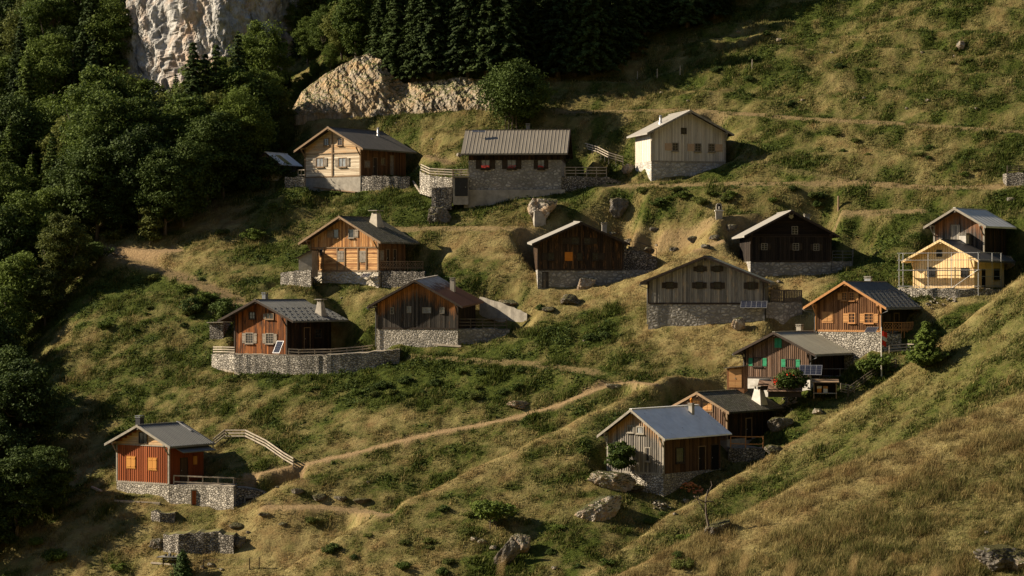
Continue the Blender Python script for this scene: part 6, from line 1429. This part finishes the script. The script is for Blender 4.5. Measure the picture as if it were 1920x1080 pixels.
# shrine
p = ground_at(1348, 410); root = empty('wayside_shrine', p, label='little white wayside shrine with arched niche beside the middle path', cat='shrine')
mb = MB(); mb.hexa([(-0.34, -0.3, -0.5), (0.34, -0.3, -0.5), (0.34, 0.3, -0.5), (-0.34, 0.3, -0.5), (-0.4, -0.33, 0.85), (0.4, -0.33, 0.85), (0.4, 0.33, 0.85), (-0.4, 0.33, 0.85)]); mb.build('pedestal', M['concrete'], root)
mb = MB(); mb.box(-0.5, 0.5, -0.42, 0.42, 0.853, 0.95); mb.build('ledge', M['whitewash'], root)
mb = MB(); arc = [(-0.33, 0.953), (0.33, 0.953)]+[(0.33*math.cos(t*math.pi/8), 1.45+0.33*math.sin(t*math.pi/8)) for t in range(9)]; mb.prism([(a_, -0.25, b_) for a_, b_ in arc], (0, 0.5, 0)); n_ = mb.build('niche', M['concrete'], root)
mb = MB(); arc = [(-0.2, 1.05), (0.2, 1.05)]+[(0.2*math.cos(t*math.pi/8), 1.42+0.2*math.sin(t*math.pi/8)) for t in range(9)]; mb.prism([(a_, -0.262, b_) for a_, b_ in arc], (0, 0.01, 0)); mb.build('opening', M['hole'], n_)
mb = MB(); mb.tube([(0, -0.3, 1.06), (0, -0.3, 1.25), (0, -0.3, 1.4)], [0.06, 0.05, 0.03], 8); mb.build('statuette', M['whitewash'], n_, True)
# concrete niche under the pale rock
p = at(1013, 418, ground_at(1013, 419).y-0.4); root = empty('concrete_niche', p, 0.2, label='small concrete block built under the overhanging pale rock', cat='niche')
mb = MB(); mb.box(-0.7, 0.65, 0, 1.5, -0.5, 1.3); mb.build('block', M['concrete'], root); mb = MB(); mb.box(-0.35, 0.5, -0.02, 0.02, 0.2, 1.1); mb.build('recess', M['concrete'], root)
# ramp wall right of the rusty-roofed barn
terr = [(900, 556, 566, 6.0), (940, 568, 580, 5.0), (985, 586, 598, 3.5)]
# pile of orange tiles, logs, planks
def pile(name, label, px, py, n, size, mats, spread, cat, seed, long=1.0, Y=None):
    p = ground_at(px, py) if Y is None else at(px, py, Y); root = empty(name, p, label=label, cat=cat); rr = random.Random(seed)
    for i in range(n):
        mb = MB(); s = size*(0.6+0.7*rr.random()); mb.box(-s*long, s*long, -s*0.5, s*0.5, -s*0.25, s*0.25); o = mb.build('piece', M[mats[i % len(mats)]], root)
        r_ = rr.random()**0.6; t = rr.random()*6.28; q = (math.cos(t)*r_*spread, math.sin(t)*r_*spread*0.6)
        gz = float(HT(p.x+q[0], p.y+q[1]))-p.z if Y is None else 0
        o.location = (q[0], q[1], gz+0.05+(1-r_)*spread*0.35*rr.random()); o.rotation_euler = (rr.random()*1.2-.6, rr.random()*1.2-.6, rr.random()*3)
M['brick'] = mat_plain('broken_terracotta', (0.55, 0.20, 0.08), (0.36, 0.12, 0.05), 6)
pile('tile_heap', 'heap of broken orange roof tiles beside the metal-roofed cabin', 1296, 915, 46, 0.17, ['brick', 'brick', 'w_trim_orange'], 1.15, 'tile heap', 3)
pile('rubble_heap', 'spill of white rubble stones behind the tiled house', 1470, 778, 40, 0.22, ['stone_light', 'rock'], 1.3, 'rubble heap', 4)
pile('rubble_heap', 'small heap of white stones below the corner of the metal-roofed cabin', 1238, 948, 26, 0.16, ['stone_light', 'rock'], 0.9, 'rubble heap', 5)
pile('rubble_heap', 'white rubble in the grass under the new chalet footing', 1765, 566, 30, 0.16, ['stone_light', 'rock'], 1.6, 'rubble heap', 6)
pile('rubble_heap', 'pale stones along the path edge at the mouth of the wood', 216, 480, 34, 0.16, ['stone_light', 'rock'], 1.5, 'rubble heap', 7)
def plank(label, a, b, w_=0.18, h_=0.12, mat='w_fence', name='plank'):
    A, B = ground_at(*a)+Vector((0, 0, 0.1)), ground_at(*b)+Vector((0, 0, 0.1)); mb = MB(); mb.bar((0, 0, 0), B-A, w_, h_); tag(mb.build(name, M[mat], loc=A), label, 'plank')
plank('pale log edging below the base of the red cabin', (215, 941), (300, 946), 0.25, 0.22, name='log')
plank('grey beam lying on the grass left of the red cabin', (172, 915), (190, 923), 0.22, 0.2, name='beam')
plank('long pale board lying under the low grey work table', (284, 1057), (330, 1061), 0.25, 0.15)
plank('long pale beam along the foot of the curved terrace wall', (415, 694), (450, 704), 0.25, 0.2, name='beam')
plank('plank lying on the slope right of the pale log chalet', (774, 341), (788, 362), 0.2, 0.15)
plank('thin plank lying on the bank below the dark cellar door', (812, 382), (838, 370), 0.16, 0.1)
plank('weathered beam lying at the foot of the barn with the rusty roof', (735, 642), (865, 651), 0.3, 0.2, name='beam')
plank('dark beam lying at the foot of the silver-grey barn', (1290, 601), (1380, 602), 0.3, 0.2, 'w_trim_dark', name='beam')
# low work table with clutter at the bottom left
p = ground_at(318, 1056); root = empty('work_table', p, 0.05, label='low pale grey work table cluttered with small things, beside the little spruce', cat='table')
mb = MB(); mb.hexa([(-1.3, -0.5, 0.62), (1.3, -0.5, 0.55), (1.3, 0.5, 0.55), (-0.8, 0.5, 0.62), (-1.15, -0.45, 0.72), (1.3, -0.5, 0.62), (1.3, 0.5, 0.62), (-0.7, 0.5, 0.72)]); mb.build('table_top', M['r_light'], root)
mb = MB(); mb.box(-0.7, 1.2, -0.4, 0.4, 0.36, 0.44); mb.build('shelf', M['concrete'], root)
for x in (-0.6, 1.05):
    for yy in (-0.3, 0.3): mb = MB(); mb.box(x-0.06, x+0.06, yy-0.06, yy+0.06, -0.3, 0.55); mb.build('leg', M['w_trim_dark'], root)
for i, (x, s) in enumerate([(-0.35, .13), (0.05, .17), (0.4, .11), (0.75, .13)]):
    mb = MB(); mb.tube([(0, 0, 0), (0, 0, s*1.6)], [s, s*0.8], 8); tag(mb.build('pot', M[['darkmetal', 'lead', 'rock', 'concrete'][i]], loc=p+Vector((x, -0.1, 0.72-0.03*i))), ['black pot at the left of the grey work table', 'big dull pot, second on the grey work table', 'small stone pot, third on the grey work table', 'pale pot, rightmost on the grey work table'][i], 'pot')
# firewood and benches on the pale chalet front
plank('bench board with a few pots along the base of the pale log chalet', (582, 352), (668, 362), 0.5, 0.12, 'w_trim')
# ---------------------------------------------------------------- shrubs and single trees
def leafbush(name, px, py, wpx, hpx, mat, label, seed, n=3500, leaf=0.14, cat='shrub', key=None, stems=3, group=None, Y=None, low=0.02):
    p = ground_at(px, py) if Y is None else at(px, py, Y); s = p.y/F; o = broadleaf(name, hpx*s, wpx*s/2, mat, 26, n, seed, leaf, low, stems=stems, clr=0.4); o.location = p-Vector((0, 0, 0.1)); return tag(o, label, cat, group)
leafbush('leafy_bush', 1164, 886, 50, 58, 'leaf', 'bright green bush growing against the front of the metal-roofed cabin', 401, 5200, 0.13, Y=HS[15].Y+1.3)
leafbush('small_tree', 925, 988, 66, 52, 'leaf', 'small spreading green tree alone on the grassy spur', 402, 4200, 0.14, 'tree', low=0.35)
leafbush('rose_bush', 1483, 738, 56, 52, 'leaf_d', 'dark bush in front of the right window of the green-shuttered chalet', 403, 5200, 0.13, Y=HS[13].Y-1.5)
leafbush('shrub', 1640, 700, 60, 36, 'leaf', 'rounded green shrub left of the flagpole fence', 404, 3500, 0.14)
leafbush('small_tree', 285, 452, 58, 72, 'leaf_y', 'small pale green tree at the mouth of the wood path', 405, 4500, 0.15, 'tree')
leafbush('shrub', 505, 338, 60, 42, 'leaf_d', 'grey-green bush in front of the small shed', 406, 3500, 0.15)
p = ground_at(1736, 688); o = spruce('larch', 88*p.y/F, 1.9, 'leaf', 410, 20, 0.15, 1.6, -0.15); o.location = p; tag(o, 'young bushy larch on the near slope beside the brown board chalet', 'tree')
p = ground_at(343, 1082); o = spruce('small_spruce', 52*p.y/F, 1.15, 'needle_l', 411, 16, 0.12, 2.2, 0.1); o.location = p; tag(o, 'little bright green spruce beside the grey work table', 'tree')
# red flowers
def flowers(label, px, py, Y, wpx, hpx, n=70):
    p = at(px, py, Y); s = Y/F; P = p; co_ = nr.normal(size=(n, 3))*np.array([wpx*s/3.4, 0.15, hpx*s/3.4]); Nn = nr.normal(size=(n, 3)); Nn /= np.linalg.norm(Nn, axis=1)[:, None]
    c, f = cards(co_, Nn, 0.10*(0.6+0.6*nr.random(n)), 0.9); o = link(np_mesh('red_flowers', c, f, M['geranium'], False), 'red_flowers'); o.location = p; tag(o, label, 'flowers')
flowers('bright red flower clump on the wooden cover by the green-shuttered chalet', 1454.5, 715, HS[13].Y-2.6, 9, 9, 40)
flowers('few red blooms high in the dark bush by the green-shuttered chalet', 1484, 700, HS[13].Y-2.6, 18, 8, 7)
# bare tree
p = ground_at(1331, 1000); rr = random.Random(5); mb = MB(); root = empty('bare_tree', p, label='bare crooked little tree in front of the dark rounded rock', cat='tree'); s = p.y/F
tp_ = [(0, 0, -0.3), (-3*s, 0, 18*s), (-7*s, 0, 38*s), (-8*s, 0, 60*s), (-4*s, 0, 82*s)]; mb.tube(tp_, [0.11, 0.09, 0.075, 0.05, 0.02], 8); mb.build('trunk', M['bark'], root, True)
for br in ([(-7, 0, 38), (-20, 2, 58), (-22, 2, 70)], [(-8, 0, 58), (-22, 0, 64), (-34, 0, 58)], [(-8, 0, 60), (6, 2, 60), (16, 2, 46)], [(-6, 0, 70), (4, 0, 90), (2, 0, 98)], [(-22, 0, 64), (-30, 0, 70)]):
    mb = MB(); mb.tube([(a_*s, b_*s, c_*s) for a_, b_, c_ in br], [0.05, 0.03, 0.012][:len(br)], 6); mb.build('branch', M['bark'], root, True)
# low bushes and weed clumps on the banks
proto('w0', broadleaf, 'weed_clump', 1.2, 1.2, 'leaf', 40, 2600, 500, 0.085, 0.0, clr=0.18); proto('w1', broadleaf, 'weed_clump', 1.0, 1.4, 'leaf_y', 40, 2600, 501, 0.085, 0.0, clr=0.18); proto('w2', broadleaf, 'weed_clump', 1.4, 1.3, 'leaf_d', 40, 2600, 502, 0.09, 0.0, clr=0.18)
areas = [((60, 500, 250, 620), 34, 1.25, 'low green bush on the bank below the wood', 'bushes on the bank below the wood'),
         ((180, 380, 520, 620), 30, 0.75, 'leafy weed clump on the green slope above the burnt-orange chalet', 'weed clumps left of the burnt-orange chalet'),
         ((430, 730, 360, 390), 14, 0.6, 'weed clump on the grassy bank under the pale log chalet', 'weed clumps under the pale log chalet'),
         ((560, 1000, 690, 745), 40, 0.6, 'dark weed clump in the lush strip below the curved terrace', 'weed clumps in the lush strip'),
         ((1000, 1170, 575, 650), 18, 0.6, 'green weed clump in the lush patch in the middle', 'weed clumps in the middle patch'),
         ((1200, 1580, 355, 392), 40, 0.65, 'bushy clump on the bank between the two upper paths', 'clumps between the two upper paths'),
         ((830, 1000, 370, 415), 10, 0.5, 'weed clump on the bank below the long stone house', 'weed clumps below the long stone house'),
         ((560, 900, 950, 1080), 36, 0.7, 'leafy clump on the grassy spur at the bottom', 'clumps on the grassy spur'),
         ((0, 230, 1000, 1080), 18, 0.8, 'shaded leafy clump at the bottom left', 'shaded clumps at the bottom left'),
         ((1000, 1300, 960, 1070), 22, 0.6, 'green clump in the grass under the ochre outcrop', 'clumps under the ochre outcrop'),
         ((1350, 1900, 240, 335), 36, 0.55, 'low clump on the steep meadow right of the grey board barn', 'clumps on the steep meadow'),
         ((1250, 1900, 60, 200), 40, 0.5, 'low dark clump on the terraced upper meadow', 'clumps on the upper meadow')]
RB = random.Random(77)
for (x0, x1, y0, y1), n, s, lab, grp in areas:
    for i in range(int(n*0.45)):
        px, py = RB.uniform(x0, x1), RB.uniform(y0, y1); p = ground_at(px, py)
        i_ = min(np.searchsorted(xs, p.x), nx-1); j_ = min(np.searchsorted(ys, p.y), ny-1)
        if NOG[j_, i_] or dirt[j_, i_] > 0.15: continue
        plant(RB.choice(['w0', 'w1', 'w2']), p-Vector((0, 0, 0.25)), s*RB.uniform(0.55, 1.2), label=lab, cat='weeds' if 'weed' in lab else 'bush', group=grp)
# blurred seed heads close to the lens, rooted on the knoll the camera stands on
M['stalk'] = mat_plain('dry_stalk', (0.46, 0.33, 0.15), (0.33, 0.22, 0.09), 3)
for i, (px, py, D, ln) in enumerate([(150, 1066, 6.5, .2), (940, 1050, 8.0, .2), (1395, 1040, 7.0, .35), (1480, 1058, 6.0, .3), (1750, 1068, 6.2, .4), (1336, 1055, 7.5, .2), (1600, 1045, 8.0, .3)]):
    tip = at(px, py, D); b = Vector((tip.x-0.1*ln, D, -0.95-0.14*D-0.05)); mb = MB(); m_ = b.lerp(tip, 0.6)+Vector((0.02, 0, 0))
    mb.tube([b, b.lerp(m_, .5), m_, tip], [0.004, 0.003, 0.0025, 0.002], 6); root = empty('grass_stalk', b, label='blurred pale grass stalk close to the camera along the bottom edge', cat='grass stalk', group='blurred grass stalks near the camera')
    mb.v = [tuple(Vector(v)-b) for v in mb.v]; mb.build('stem', M['stalk'], root)
    mb = MB(); q = tip-b; mb.tube([q+Vector((-0.03*ln, 0, -0.06)), q+Vector((0, 0, -0.03)), q+Vector((0.03*ln, 0, 0.0)), q+Vector((0.06*ln, 0, 0.01))], [0.002, 0.005, 0.0045, 0.001], 8); mb.build('seed_head', M['stalk'], root, True)
